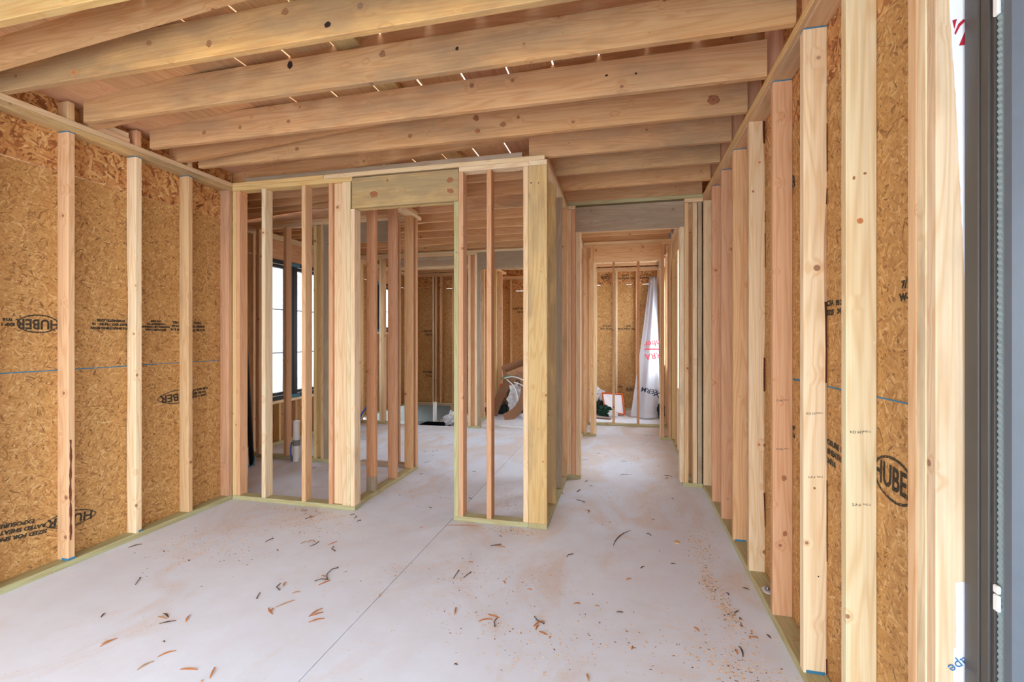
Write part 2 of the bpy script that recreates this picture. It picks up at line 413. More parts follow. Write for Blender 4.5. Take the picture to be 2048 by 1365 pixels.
# ================================================================ WALL LEFT
L, RX, ZT = -3.32, 0.7135, 2.68
ZP1, ZP2 = (2.681, 2.717), (2.718, 2.754)
PLT = (0.0, 0.038)
def zr(x): return 2.943 + 0.0765 * (x + 2.58)
wl = empty('wall_left', (L, 0, 0), 'structure')
lum(wl, 'bottom_plate', (L - .089, L), (-1.9, 3.41), PLT, TREAT, 0.15)
lum(wl, 'top_plate', (L - .089, L), (-1.9, 3.50), ZP1, GOLD, 0.5)
lum(wl, 'top_plate', (L - .089, L), (-1.9, 3.41), ZP2, PINE, 0.15)
lum(wl, 'stud', (L - .089, L), (2.170, 2.208), (.038, ZT), FIR, 0.12)
waney(wl, (L - .089, L), (2.584, 2.622), (.038, ZT), PALE, 0.05, (-1, -1), 3)
lum(wl, 'stud', (L - .089, L), (2.988, 3.026), (.038, ZT), FIR, 0.25)
lum(wl, 'stud', (L - .089, L), (3.372, 3.410), (.038, ZT), RED, 0.3)
for y in (1.77, 1.36, 0.95): lum(wl, 'stud', (L - .089, L), (y, y + .038), (.038, ZT))
for y, c in ((2.170, FIR), (2.584, RED), (2.988, FIR)):
    lum(wl, 'cripple_stud', (L - .089, L - 0.001), (y, y + .038), (2.755, zr(L) - .022), c, 0.05, 2)
lum(wl, 'packing_block', (L - .089, L - .01), (2.30, 2.55), (2.755, 2.791), PINE, 0.2)
lum(wl, 'packing_block', (L - .089, L - .02), (2.33, 2.55), (2.792, 2.828), PALE, 0.2)
XO = L - .0895
panL = {}
for (y0, y1) in ((-1.9, -.42), (-.415, .802), (.805, 2.022), (2.025, 3.243), (3.246, 3.50)):
    panL[y0] = box(wl, 'strand_board_panel', (XO - .011, XO), (y0, y1), (0, 2.4385), OSB_YZ)
for (y0, y1) in ((-1.9, .02), (.023, 2.46), (2.463, 3.50)):
    box(wl, 'strand_board_panel', (XO - .011, XO), (y0, y1), (2.4415, 3.2), OSB_C)
wl_s = panL[2.025]
def chalk(wall, x, y0, y1, z0, z1, face=1):
    n = 14; bm = bmesh.new(); r = random.Random(5); prev = None
    for i in range(n + 1):
        t = i / n; y = y0 + (y1 - y0) * t; z = z0 + (z1 - z0) * t + r.uniform(-.0012, .0012); w = (0.0035 + r.uniform(0, .0015)) * (1 - .45 * t)
        a = bm.verts.new((0, y, z - w)); b = bm.verts.new((0, y, z + w))
        if prev: bm.faces.new((prev[0], a, b, prev[1]))
        prev = (a, b)
    me = bpy.data.meshes.new('chalk_line'); bm.to_mesh(me); bm.free(); return link('chalk_line', me, BLUE_CHALK, wall, (x, 0, 0))
chalk(wl, XO + .0012, 1.2, 3.37, 1.205, 1.212)
# printed marks on the left boards (upside down, as the boards were hung)
XT = XO + .0012; PI = math.pi
def oval_logo(parent, face, x, y, z, a, b, spin=0.0, hs=1.0, pointed=False):
    me = ring_mesh(a, b, .009, pointed); place(parent, 'printed_logo', me, (x, y, z), face, spin)
    write(parent, 'HUBER', b * 1.45, (x, y, z), face, spin, sx=a * 1.05 / (b * 2.35) if not pointed else a / (b * 2.7), bold=0.0025)
oval_logo(panL[2.025], '+x', XT, 2.075, 1.492, .105, .056, PI)
oval_logo(panL[2.025], '+x', XT, 2.975, .945, .17, .055, PI + .02, pointed=True)
oval_logo(panL[2.025], '+x', XT, 2.245, .262, .15, .052, PI - .10, pointed=True)
def stamp(parent, face, x, y, z, lines, size, spin=PI, gap=1.25, sx=1.15):
    n = len(lines)
    for i, s in enumerate(lines):
        dz = ((n - 1) / 2 - i) * size * gap
        if abs(spin) > 1.5: dz = -dz
        write(parent, s, size, (x, y, z + dz), face, spin, sx=sx, bold=0.0018)
stamp(panL[2.025], '+x', XT, 2.485, 1.500, ['24/16 SHEATHING SPAN', 'TRAIT EXT - 24 IN - 16', 'STRENGTH AXIS'], .021)
stamp(panL[2.025], '+x', XT, 2.80, 1.500, ['EXPOSURE 1 15/32', 'PANNEAU DE COPEAUX', 'CONFORMS TO', 'CSA 0325'], .017)
stamp(panL[2.025], '+x', XT, 2.955, 1.500, ['PS 2-10', 'W-24', 'MILL'], .022)
stamp(panL[2.025], '+x', XT, 3.15, 1.500, ['RATED 7/16', 'INSPECTED', 'TECO'], .023)
stamp(panL[2.025], '+x', XT, 3.15, .955, ['NAIL 6 IN O.C.', 'PANEL EDGES', 'THIS SIDE DOWN'], .022, PI + .05)
stamp(panL[.805], '+x', XT, 1.93, 1.50, ['EXP 1', '7/16'], .022)
stamp(panL[.805], '+x', XT, 1.96, .30, ['SIZED FOR SPACING', 'RATED SHEATHING', 'EXPOSURE 1'], .030, PI - .16)
# ================================================================ WALL RIGHT
wr = empty('wall_right', (RX, 0, 0), 'structure')
XR = RX + .0895
lum(wr, 'bottom_plate', (RX, RX + .089), (1.36, 4.78), PLT, TREAT, 0.1)
lum(wr, 'top_plate', (RX, RX + .089), (1.25, 4.80), ZP1, FIR, 0.25)
lum(wr, 'top_plate', (RX, RX + .089), (-1.9, 4.80), ZP2, GOLD, 0.3)
ST = [(4.649, PINE, .1, 0), (4.208, RED, .1, 0), (3.826, RED, .05, 0), (3.431, FIR, .05, 0), (3.015, PINE, .1, 5),
      (2.561, RED, .12, 0), (2.153, PALE, 0, 9), (1.770, PALE, 0, 0)]
for y, c, w, wn in ST:
    if wn: waney(wr, (RX, RX + .089), (y, y + .038), (.038, ZT), c, w, (1, -1), wn)
    else: lum(wr, 'stud', (RX, RX + .089), (y, y + .038), (.038, ZT), c, w)
lum(wr, 'stud', (RX, RX + .089), (1.386, 1.424), (.038, ZT), FIR, 0)
lum(wr, 'trimmer_stud', (RX, RX + .089), (1.347, 1.3855), (.0, 2.60), PALE, 0.35)
lum(wr, 'trimmer_stud', (RX + .001, RX + .089), (1.3105, 1.3465), (.0, 2.50), lin(218, 192, 156), 0.25)
for y in (1.77, 2.153, 2.688 - .0, 3.08, 3.508, 3.911, 4.333):
    lum(wr, 'cripple_stud', (RX + .006, RX + .089), (y + .002, y + .038), (2.756, zr(RX) - .025), RED, 0.0, 2)
panR = {}
for (y0, y1) in ((1.30, 2.515), (2.518, 3.735), (3.738, 5.15)):
    panR[y0] = box(wr, 'strand_board_panel', (XR, XR + .011), (y0, y1), (0, 2.4385), OSB_YZ)
for (y0, y1) in ((-1.9, 1.3), (1.303, 3.735), (3.738, 6.2), (6.203, 9.5)):
    box(wr, 'strand_board_panel', (XR, XR + .011), (y0, y1), (2.4415, 3.32), OSB_C)
box(wr, 'strand_board_panel', (XR, XR + .011), (-1.9, -1.0), (0, 2.4385), OSB_YZ)
box(wr, 'strand_board_panel', (XR, XR + .011), (-.997, 1.297), (0, .30), OSB_YZ)
lum(wr, 'window_header', (RX + .01, RX + .089), (-1.0, 1.31), (2.46, 2.679), PINE, 0.1)
lum(wr, 'window_sill_plate', (RX, RX + .089), (-1.0, 1.31), (.262, .30), PINE, 0)
lum(wr, 'bottom_plate', (RX, RX + .089), (-1.9, 1.30), PLT, TREAT, 0.1)
for i in range(5): lum(wr, 'cripple_stud', (RX, RX + .089), (-1.0 + .4 * i, -.962 + .4 * i), (.038, .262), FIR, 0, 2)
chalk(wr, XR - .0012, 2.56, 1.42, 1.207, 1.222)
XT2 = XR - .0012
oval_logo(panR[1.30], '-x', XT2, 1.675, .975, .115, .070, -.05)
stamp(panR[1.30], '-x', XT2, 2.12, .95, ['EXPOSURE 1', 'RATED SHEATHING', '24/16'], .030, -.05)
stamp(panR[1.30], '-x', XT2, 2.13, 1.53, ['CSA', '0325'], .030, 0.0)
stamp(panR[1.30], '-x', XT2, 2.05, 1.53, ['PS 2', '24'], .026, 0.0)
stamp(panR[1.30], '-x', XT2, 1.60, 1.55, ['7/16', 'W-24'], .030, 0.0)
oval_logo(panR[2.518], '-x', XT2, 2.62, 2.17, .09, .055, 0.0)
stamp(panR[2.518], '-x', XT2, 2.56, .95, ['EXP', '7/16'], .03, 0.0)
# little grade stamps on the bright studs
for (y, z, s) in ((1.770, 1.10, 'KD HT'), (1.770, .86, 'S-P-F'), (2.153, 1.10, 'KD HT'), (2.153, .84, 'S-P-F'), (2.561, 1.10, 'D FIR'), (2.561, .86, 'STUD')):
    write(wr, s, .013, (RX + .030, y - .0006, z), '-y', 0, INK); write(wr, 'NO 2', .009, (RX + .060, y - .0006, z + .004), '-y', 0, INK)
# ---- hall part of the right wall
lum(wr, 'bottom_plate', (RX - .089, RX), (6.65, 9.4), PLT, TREAT, .1)
lum(wr, 'top_plate', (RX - .089, RX), (4.79, 9.4), ZP1, PINE, .1)
lum(wr, 'top_plate', (RX - .089, RX), (4.81, 9.4), ZP2, PALE, .1)
for y in (6.65, 6.95, 7.36, 7.76, 8.95, 9.36): lum(wr, 'stud', (RX - .089, RX), (y, y + .038), (.038, ZT), GOLD if y < 6.7 else None, 0)
lum(wr, 'door_header', (RX - .089, RX), (4.79, 6.64), (2.46, 2.68), FIR, .1)
box(wr, 'strand_board_panel', (RX + .001, RX + .012), (4.80, 5.15), (0, 2.43), OSB_YZ)
box(wr, 'strand_board_panel', (RX + .0125, XR - .0005), (5.138, 5.149), (0, 3.2), OSB_XZ)
box(wr, 'strand_board_panel', (RX + .001, RX + .012), (6.0, 6.648), (0, 2.43), OSB_YZ)
box(wr, 'strand_board_panel', (RX + .001, RX + .012), (5.152, 5.998), (0, .80), OSB_YZ)
lum(wr, 'window_sill_plate', (RX - .089, RX), (5.16, 5.99), (.762, .80), PINE)  # hidden window opening, added so daylight reaches the hall
lum(wr, 'bottom_plate', (RX - .089, RX), (4.79, 6.648), PLT, TREAT, .1)
for y in (5.0, 5.12, 6.0, 6.3): lum(wr, 'stud', (RX - .089, RX), (y, y + .037), (.038, 2.459), None, .1)
box(wr, 'strand_board_panel', (RX + .001, RX + .012), (6.65, 7.7), (0, 2.43), OSB_YZ)
box(wr, 'strand_board_panel', (RX + .001, RX + .012), (9.0, 9.5), (0, 2.43), OSB_YZ)
box(wr, 'strand_board_panel', (RX + .001, RX + .012), (7.7, 9.0), (0, .9), OSB_YZ)
# ================================================================ PARTITION B
wb = empty('wall_partition', (-1.9, 3.41, 0), 'structure')
Y0, Y1 = 3.41, 3.499
lum(wb, 'bottom_plate', (L, -2.127), (Y0, Y1), PLT, TREAT, .05)
lum(wb, 'bottom_plate', (-1.279, -.693), (Y0, Y1), PLT, TREAT, .1)
lum(wb, 'top_plate', (L, -2.152), (Y0, Y1), ZP1, GOLD, .1)
lum(wb, 'top_plate', (-1.236, -.693), (Y0, Y1), ZP1, PALE, 0)
lum(wb, 'top_plate', (L, -2.42), (Y0, Y1), ZP2, GOLD, .1)
lum(wb, 'top_plate', (-2.417, -.57), (Y0 + .002, Y1), ZP2, PINE, .05)
lum(wb, 'packing_plate', (-3.19, -.74), (Y0 + .01, Y1), (2.755, 2.792), GREY, .7)
lum(wb, 'door_header', (-2.151, -1.238), (Y0 - .004, Y0 + .036), (2.458, 2.703), GOLD, .8)
lum(wb, 'door_header', (-2.151, -1.238), (Y0 + .05, Y1), (2.458, 2.703), GOLD, .1)
for x, c, w in ((-3.318, GOLD, .1), (-3.279, RED, .2), (-3.019, PALE, .05), (-2.625, FIR, .05), (-2.369, RED, .05), (-2.243, PINE, .05), (-2.205, PALE, .05),
                (-1.238, RED, .05), (-1.014, RED, 0), (-.731, PINE, .05)):
    lum(wb, 'stud', (x, x + .0375), (Y0, Y1), (.038, ZT), c, w)
lum(wb, 'stud', (-2.330, -2.245), (Y0 + .022, Y0 + .06), (.038, ZT), PINE, .05)
lum(wb, 'trimmer_stud', (-2.1665, -2.129), (Y0, Y1), (.038, 2.457), PALE, .2)
lum(wb, 'trimmer_stud', (-1.276, -1.2385), (Y0, Y1), (.038, 2.457), TREAT, 0)
# ================================================================ CLOSET SIDE C
wc = empty('wall_closet_side', (-2.2, 3.5, 0), 'structure')
CX0, CX1 = -2.24, -2.151
lum(wc, 'bottom_plate', (CX0, CX1), (3.50, 4.66), PLT, TREAT, 0)
lum(wc, 'top_plate', (CX0, CX1), (3.50, 4.75), ZP1, PALE, 0)
lum(wc, 'top_plate', (CX0, CX1), (3.50, 4.66), ZP2, FIR, .1)
lum(wc, 'stud', (CX0, CX1), (3.775, 3.813), (.17, ZT), RED, 0)
lum(wc, 'scab_block', (CX0, CX1), (3.775, 3.813), (.038, .169), GREY, .3, 2)
lum(wc, 'stud', (CX0, CX1), (4.165, 4.203), (.038, ZT), RED, 0)
lum(wc, 'stud', (CX0, CX1), (4.52, 4.558), (.038, ZT), FIR, .05)
lum(wc, 'stud', (CX0, CX1), (4.62, 4.658), (.038, ZT), RED, .05)
# ================================================================ CLOSET BACK D
wd = empty('wall_closet_back', (-3.2, 4.66, 0), 'structure')
D0, D1 = 4.66, 4.749
lum(wd, 'bottom_plate', (-4.41, -3.69), (D0, D1), PLT, TREAT, 0)
lum(wd, 'bottom_plate', (-3.60, -3.23), (D0, D1), PLT, TREAT, 0)
lum(wd, 'bottom_plate', (-2.86, -2.25), (D0, D1), PLT, GREY, .3)
lum(wd, 'top_plate', (-4.41, -2.25), (D0, D1), ZP1, PINE, 0)
lum(wd, 'top_plate', (-4.41, -2.25), (D0, D1), ZP2, FIR, 0)
lum(wd, 'door_header', (-3.30, -2.44), (D0, D0 + .04), (2.46, 2.679), GREY, .7)
for x, c, w in ((-4.20, FIR, 0), (-3.826, RED, 0), (-3.43, GOLD, .2), (-3.34, FIR, 0), (-2.435, FIR, .2), (-2.29, RED, 0)):
    lum(wd, 'stud', (x, x + .038), (D0, D1), (.038, ZT), c, w)
lum(wd, 'trimmer_stud', (-3.30, -3.262), (D0, D1), (.038, 2.459), GREY, .7)
# ================================================================ HALL LEFT E (2x6)
we = empty('wall_hall_side', (-.6, 3.5, 0), 'structure')
EX0, EX1 = -.692, -.552
lum(we, 'bottom_plate', (EX0, EX1), (3.408, 4.69), PLT, TREAT, .1)
lum(we, 'top_plate', (EX0, EX1), (3.408, 4.69), ZP1, PALE, .1)
lum(we, 'top_plate', (EX0, EX1), (3.50, 4.69), ZP2, FIR, .2)
lum(we, 'stud', (EX0, EX1), (3.409, 3.447), (.038, ZT), GOLD, .38, 2)
lum(we, 'stud', (EX0, EX1), (3.848, 3.886), (.038, ZT), GOLD, .75, 2)
lum(we, 'stud', (EX0, EX1), (4.255, 4.293), (.038, ZT), GREY, .6, 2)
lum(we, 'stud', (EX0, EX1), (4.62, 4.658), (.038, ZT), FIR, .3, 2)
# ================================================================ HALL DOORWAY F
wf_ = empty('wall_hall_doorway', (0, 4.69, 0), 'structure')
F0, F1 = 4.691, 4.78
lum(wf_, 'bottom_plate', (-.551, -.424), (F0, F1), PLT, TREAT, 0)
lum(wf_, 'bottom_plate', (.535, .712), (F0, F1), PLT, TREAT, 0)
lum(wf_, 'top_plate', (-.552, RX), (F0, F1), (2.720, 2.756), TREAT, .2)
lum(wf_, 'top_plate', (-.552, -.475), (F0, F1), (2.683, 2.719), PINE, .1)
lum(wf_, 'top_plate', (.548, RX), (F0, F1), (2.683, 2.719), PINE, .1)
lum(wf_, 'door_header', (-.474, .547), (F0, F0 + .04), (2.457, 2.70), GREY, .55)
lum(wf_, 'door_header', (-.474, .547), (F0 + .045, F1), (2.457, 2.70), FIR, .1)
for x, c, w in ((-.551, PINE, .1), (-.512, RED, 0), (.549, FIR, 0), (.625, PINE, .1), (.668, GREY, .5)):
    lum(wf_, 'stud', (x, x + .037), (F0, F1), (.038, ZT), c, w)
lum(wf_, 'trimmer_stud', (-.473, -.424), (F0, F1), (.038, 2.456), PINE, .1, 2)
lum(wf_, 'trimmer_stud', (.508, .547), (F0, F1), (.038, 2.456), PALE, .3, 2)
# ---- hall beyond: left side
wh2 = empty('wall_hall_inner_side', (-.6, 5.6, 0), 'structure')
lum(wh2, 'bottom_plate', (-.66, -.571), (4.79, 6.73), PLT, PINE, .2)
lum(wh2, 'top_plate', (-.66, -.571), (4.79, 6.83), ZP1, PALE, 0)
lum(wh2, 'top_plate', (-.66, -.571), (4.79, 6.83), ZP2, FIR, 0)
for y in (4.80, 5.2, 5.6, 6.0, 6.4): lum(wh2, 'stud', (-.66, -.571), (y, y + .038), (.038, ZT), None, .1)
# ================================================================ DOORWAY G
wg = empty('wall_inner_doorway', (0, 6.74, 0), 'structure')
G0, G1 = 6.741, 6.83
lum(wg, 'bottom_plate', (-.567, -.392), (G0, G1), PLT, TREAT, 0)
lum(wg, 'bottom_plate', (.474, .624), (G0, G1), PLT, TREAT, 0)
lum(wg, 'top_plate', (-.567, .624), (G0, G1), (2.720, 2.756), PINE, 0)
lum(wg, 'top_plate', (-.567, -.432), (G0, G1), (2.683, 2.719), FIR, 0)
lum(wg, 'top_plate', (.492, .624), (G0, G1), (2.683, 2.719), FIR, 0)
lum(wg, 'door_header', (-.431, .491), (G0, G0 + .04), (2.468, 2.705), FIR, 0)
for x, c in ((-.566, FIR), (-.47, FIR), (.493, RED), (.586, FIR)): lum(wg, 'stud', (x, x + .037), (G0, G1), (.038, ZT), c, 0)
lum(wg, 'trimmer_stud', (-.431, -.392), (G0, G1), (.038, 2.467), PINE, 0, 2)
lum(wg, 'trimmer_stud', (.474, .491), (G0, G1), (.038, 2.467), PALE, 0, 2)
# ================================================================ WALL H (open studs)
wh = empty('wall_open_studs', (0, 7.63, 0), 'structure')
lum(wh, 'bottom_plate', (-.60, .622), (7.63, 7.719), PLT, TREAT, .1)
lum(wh, 'top_plate', (-1.2, .622), (7.63, 7.719), ZP1, FIR, 0)
lum(wh, 'top_plate', (-1.2, .622), (7.63, 7.719), ZP2, FIR, 0)
for x, c in ((-.582, FIR), (-.188, FIR), (.190, RED), (.56, FIR)): lum(wh, 'stud', (x, x + .038), (7.63, 7.719), (.038, ZT), c, 0)
lum(wh, 'bottom_plate', (-.66, -.571), (6.84, 7.63), PLT, TREAT, .1)
for y in (6.85, 7.2, 7.55): lum(wh, 'stud', (-.66, -.571), (y, y + .038), (.038, ZT), None, 0)
# ================================================================ WALL I (far side of the left room)
wi = empty('wall_far_partition', (-2.5, 6.93, 0), 'structure')
I0, I1 = 6.92, 7.009
lum(wi, 'bottom_plate', (-2.356, -2.166), (I0, I0 + .089), PLT, TREAT, 0)
lum(wi, 'bottom_plate', (-4.41, -3.75), (I0, I0 + .089), PLT, TREAT, 0)
lum(wi, 'top_plate', (-4.41, -.66), (I0, I1), ZP2, PALE, 0)
lum(wi, 'top_plate', (-4.41, -2.21), (I0, I1), ZP1, PINE, 0)
lum(wi, 'door_header', (-2.208, -.80), (I0, I0 + .04), (2.455, 2.716), GREY, .85)
lum(wi, 'door_header', (-3.74, -2.357), (I0 + .03, I0 + .07), (2.55, 2.679), GREY, .3)
lum(wi, 'header_blocking', (-3.74, -2.357), (I0 + .075, I1), (2.50, 2.538), PALE, .2)
for x, c, w in ((-4.25, FIR, 0), (-3.872, PALE, 0), (-3.832, FIR, 0), (-2.355, PINE, 0), (-2.247, PALE, 0), (-.80, FIR, 0)):
    lum(wi, 'stud', (x, x + .038), (I0, I1), (.038, ZT), c, w)
lum(wi, 'stud', (-2.316, -2.248), (I0 + .03, I0 + .068), (.038, ZT), RED, 0)
lum(wi, 'trimmer_stud', (-2.207, -2.168), (I0, I1), (.038, 2.454), GREY, .4)
# side wall beyond partition I, running to the back
wk = empty('wall_back_room_side', (-2.2, 8, 0), 'structure')
lum(wk, 'bottom_plate', (-2.42, -2.331), (7.02, 9.25), PLT, TREAT, 0)
lum(wk, 'top_plate', (-2.42, -2.331), (7.02, 9.25), ZP1, FIR, 0)
for y in (7.30, 7.7, 8.1, 8.5, 8.9): lum(wk, 'stud', (-2.42, -2.331), (y, y + .038), (.038, ZT), None, .1)
# ================================================================ BACK WALL
wk2 = empty('wall_back', (-2, 9.4, 0), 'structure')
def back(x0, x1, y, studs, pan):
    lum(wk2, 'bottom_plate', (x0, x1), (y, y + .089), PLT, TREAT, .1)
    lum(wk2, 'top_plate', (x0, x1), (y, y + .089), ZP1, FIR, 0); lum(wk2, 'top_plate', (x0, x1), (y, y + .089), ZP2, FIR, 0)
    for x in studs: lum(wk2, 'stud', (x, x + .038), (y, y + .089), (.038, ZT), None, .1)
    out = []
    for a, b in zip(pan, pan[1:]):
        out.append(box(wk2, 'strand_board_panel', (a, b), (y + .0895, y + .1005), (0, 2.4305), OSB_XZ))
        box(wk2, 'strand_board_panel', (a, b), (y + .0895, y + .1005), (2.4335, 3.3), OSB_CX)
    return out
pb1 = back(-4.41, -3.45, 9.22, (-4.40, -4.33, -3.93, -3.87, -3.76, -3.49), (-4.52, -3.45))
lum(wk2, 'stud', (-2.95, -2.912), (9.22, 9.309), (.038, ZT)); lum(wk2, 'bottom_plate', (-3.45, -2.9), (9.22, 9.309), PLT, TREAT)
lum(wk2, 'top_plate', (-3.45, -2.9), (9.22, 9.309), ZP1, FIR); lum(wk2, 'top_plate', (-3.45, -2.9), (9.22, 9.309), ZP2, FIR)
box(wk2, 'strand_board_panel', (-3.449, -2.9), (9.3095, 9.3205), (0, 3.3), OSB_XZ)
lum(wk2, 'stud', (-3.10, -3.062), (9.22, 9.309), (.038, ZT), FIR2)
pb2 = back(-2.9, -1.75, 10.1, (-2.86, -2.46, -2.06, -1.79), (-2.9, -2.0, -1.75))
for x in (-1.74, -.94): lum(wk2, 'stud', (x, x + .038), (10.1, 10.189), (.0, ZT))
lum(wk2, 'window_header', (-1.70, -.95), (10.1, 10.189), (2.40, 2.679), FIR); lum(wk2, 'window_sill_plate', (-1.70, -.95), (10.1, 10.189), (.06, .098), FIR)  # unseen window put in to light the back rooms
box(wk2, 'strand_board_panel', (-1.75, -.9), (10.19, 10.20), (0, .09), OSB_XZ); box(wk2, 'strand_board_panel', (-1.75, -.9), (10.19, 10.20), (2.40, 3.3), OSB_XZ)
pb3 = back(-.9, .80, 9.32, (-.56, -.17, .21, .60), (-.9, -.02, .82))
for (x, ya, yb) in ((-2.9, 9.22, 10.1), (-.9, 9.32, 10.1)):
    box(wk2, 'strand_board_panel', (x - .011, x), (ya, yb), (0, 2.43), OSB_YZ); box(wk2, 'strand_board_panel', (x - .011, x), (ya, yb), (2.433, 3.3), OSB_C)
    lum(wk2, 'stud', (x - .06, x - .012), (ya + .3, ya + .338), (.0, ZT), None, .1)
box(wk2, 'seam_backing', (-4.5, -.06), (9.335, 9.345), (2.41, 2.45), OSB_XZ).hide_render = False
# seam slits: most of the seam is closed by a strip behind, short lengths stay open
bpy.data.objects.remove(bpy.data.objects['seam_backing'])
for (a, b, y) in ((-.9, -.60, 9.4215), (-.46, .03, 9.4215), (.13, .34, 9.4215), (.47, .82, 9.4215), (-2.9, -2.35, 10.2015), (-1.95, -1.75, 10.2015), (-4.5, -3.65, 9.3215)):
    box(wk2, 'seam_tape', (a, b), (y, y + .002), (2.40, 2.46), FRAME_D)
yb = 9.32 + .0885
oval_logo(pb3[0], '-y', -.36, yb, 2.585, .09, .06, PI)
stamp(pb3[0], '-y', .02, yb, 2.585, ['RATED SHEATHING', '24/16'], .05, PI)
stamp(pb3[1], '-y', .42, yb, 2.585, ['EXPOSURE 1', 'PS 2-10'], .042, PI)
stamp(pb3[0], '-y', -.34, yb, 1.60, ['TECO 7/16', 'PS 2-10'], .045, PI); stamp(pb3[0], '-y', .05, yb, 1.60, ['RATED SHEATHING', 'EXP 1'], .045, PI)
oval_logo(pb3[1], '-y', .14, yb, .40, .11, .06, PI); stamp(pb3[0], '-y', -.10, yb, .44, ['24/16'], .05, PI)
stamp(pb1[0], '-y', -4.02, 9.3085, 1.50, ['RATED', 'EXPOSURE 1'], .06, PI); stamp(pb1[0], '-y', -4.05, 9.3085, .62, ['HUBER', '7/16'], .07, 0)
stamp(pb2[0], '-y', -2.25, 10.1885, 2.0, ['SHEATHING', '24/16'], .06, 0)
# ================================================================ OUTER LEFT WALL with windows
wo_ = empty('wall_outer_left', (-4.42, 6, 0), 'structure')
OX0, OX1 = -4.509, -4.42
lum(wo_, 'bottom_plate', (OX0, OX1), (3.6, 9.31), PLT, TREAT, 0)
lum(wo_, 'top_plate', (OX0, OX1), (3.6, 9.31), ZP1, PINE, 0); lum(wo_, 'top_plate', (OX0, OX1), (3.6, 9.31), ZP2, PALE, 0)
lum(wo_, 'window_header', (OX0, OX1), (4.90, 7.23), (2.435, 2.679), RED, .1)
lum(wo_, 'window_header', (OX0, OX1), (7.66, 8.74), (2.435, 2.679), RED, .1)
for y, c in ((3.62, FIR), (3.9, RED), (4.30, RED), (4.50, RED), (4.70, FIR), (4.86, PINE), (7.24, FIR), (7.62, PINE), (8.74, FIR), (9.1, FIR)):
    lum(wo_, 'stud', (OX0, OX1), (y, y + .038), (.038, ZT), c, 0)
for y0, y1, z0 in ((4.92, 4.958, .5), (7.20, 7.238, .5)): lum(wo_, 'trimmer_stud', (OX0, OX1), (y0, y1), (.038, 2.434), PINE, 0)
lum(wo_, 'window_sill_plate', (OX0, OX1), (4.96, 7.20), (.540, .578), PALE, 0)
lum(wo_, 'window_sill_plate', (OX0, OX1), (7.66, 8.74), (1.465, 1.503), PALE, 0)
for y in (5.10, 5.30, 5.62, 6.02, 6.42, 6.85): lum(wo_, 'cripple_stud', (OX0, OX1), (y, y + .038), (.038, .539), None, 0, 2)
for y in (7.9, 8.3): lum(wo_, 'cripple_stud', (OX0, OX1), (y, y + .038), (.038, 1.464), None, 0)
for (y0, y1, z0, z1) in ((3.5, 4.955, 0, 2.44), (4.958, 7.20, 0, .575), (7.203, 7.655, 0, 2.44), (7.658, 8.74, 0, 1.50), (8.743, 9.42, 0, 2.44), (3.5, 5.9, 2.443, 2.95), (5.903, 9.42, 2.443, 2.95)):
    box(wo_, 'strand_board_panel', (OX0 - .0115, OX0 - .0005), (y0, y1), (z0, z1), OSB_YZ)
# step between the two left walls
wst = empty('wall_left_return', (-3.9, 3.5, 0), 'structure')
box(wst, 'strand_board_panel', (-4.52, L - .10), (3.50, 3.511), (0, 2.44), OSB_XZ); box(wst, 'strand_board_panel', (-4.52, L - .10), (3.50, 3.511), (2.443, 2.95), OSB_XZ)
for x in (-4.40, -4.0, -3.6): lum(wst, 'stud', (x, x + .038), (3.512, 3.60), (.038, ZT), None, 0)
lum(wst, 'bottom_plate', (-4.41, L - .09), (3.512, 3.60), PLT, TREAT, 0); lum(wst, 'top_plate', (-4.41, L - .09), (3.512, 3.60), ZP1, FIR, 0)
# open front behind the camera: side piers and lintel
wfr = empty('wall_front', (-1.3, -2.4, 0), 'structure')
lum(wfr, 'door_header', (L, RX), (-1.99, -1.90), (2.60, 2.75), PINE, 0)
box(wfr, 'strand_board_panel', (L - .1, RX + .1), (-2.01, -1.995), (2.60, 3.3), OSB_XZ)
# ================================================================ CEILING
ce = empty('ceiling', (0, 4, 2.75), 'structure')
ZJ0, ZJ1 = 2.7555, 2.945
JB = lin(214, 168, 120)
JC = {1.43: (GOLD, .1), 1.847: (lin(220, 180, 116), .62), 2.229: (JB, .4), 2.650: (JB, .3), 3.042: (JB, .3)}
for y, (c, w) in JC.items():
    lum(ce, 'joist', (-3.285 if y > 2 else L - .03, .714), (y, y + .038), (ZJ0, ZJ1), c, w)
for y in (1.02, .61, .2, -.2, -.6, -1.0, -1.4, -1.8): lum(ce, 'joist', (L - .03, .714), (y, y + .038), (ZJ0, ZJ1), None, .1)
lum(ce, 'joist', (-.70, .714), (3.469, 3.507), (ZJ0 + .002, ZJ1), JB, .6)
y = 3.872; k = 0
while y < 6.8:
    w = (.55, .2, .2)[k] if k < 3 else 0
    yy = y if not (4.68 < y < 4.72) else y + .03
    lum(ce, 'joist', (-4.41, -.60), (yy, yy + .038), (ZJ0, ZJ1), JB, .12 if k != 2 else .4)
    lum(ce, 'joist', (-.598, .714 if yy < 4.8 else .60), (yy, yy + .038), (ZJ0, ZJ1), JB, w)
    if yy > 4.9:
        hg = box(ce, 'joist_hanger', (.585, .612), (yy - .003, yy - .001), (ZJ0 - .002, ZJ0 + .15), STEEL)
        box(ce, 'joist_hanger', (.56, .612), (yy - .003, yy + .041), (ZJ0 - .004, ZJ0 - .001), STEEL)
    y += .413; k += 1
for y in (7.15, 7.55, 7.95, 8.35, 8.75, 9.12):
    lum(ce, 'joist', (-4.41, -.60), (y, y + .038), (ZJ0, ZJ1)); lum(ce, 'joist', (-.598, .60), (y, y + .038), (ZJ0, ZJ1))
    box(ce, 'joist_hanger', (.56, .612), (y - .003, y + .041), (ZJ0 - .004, ZJ0 - .001), STEEL)
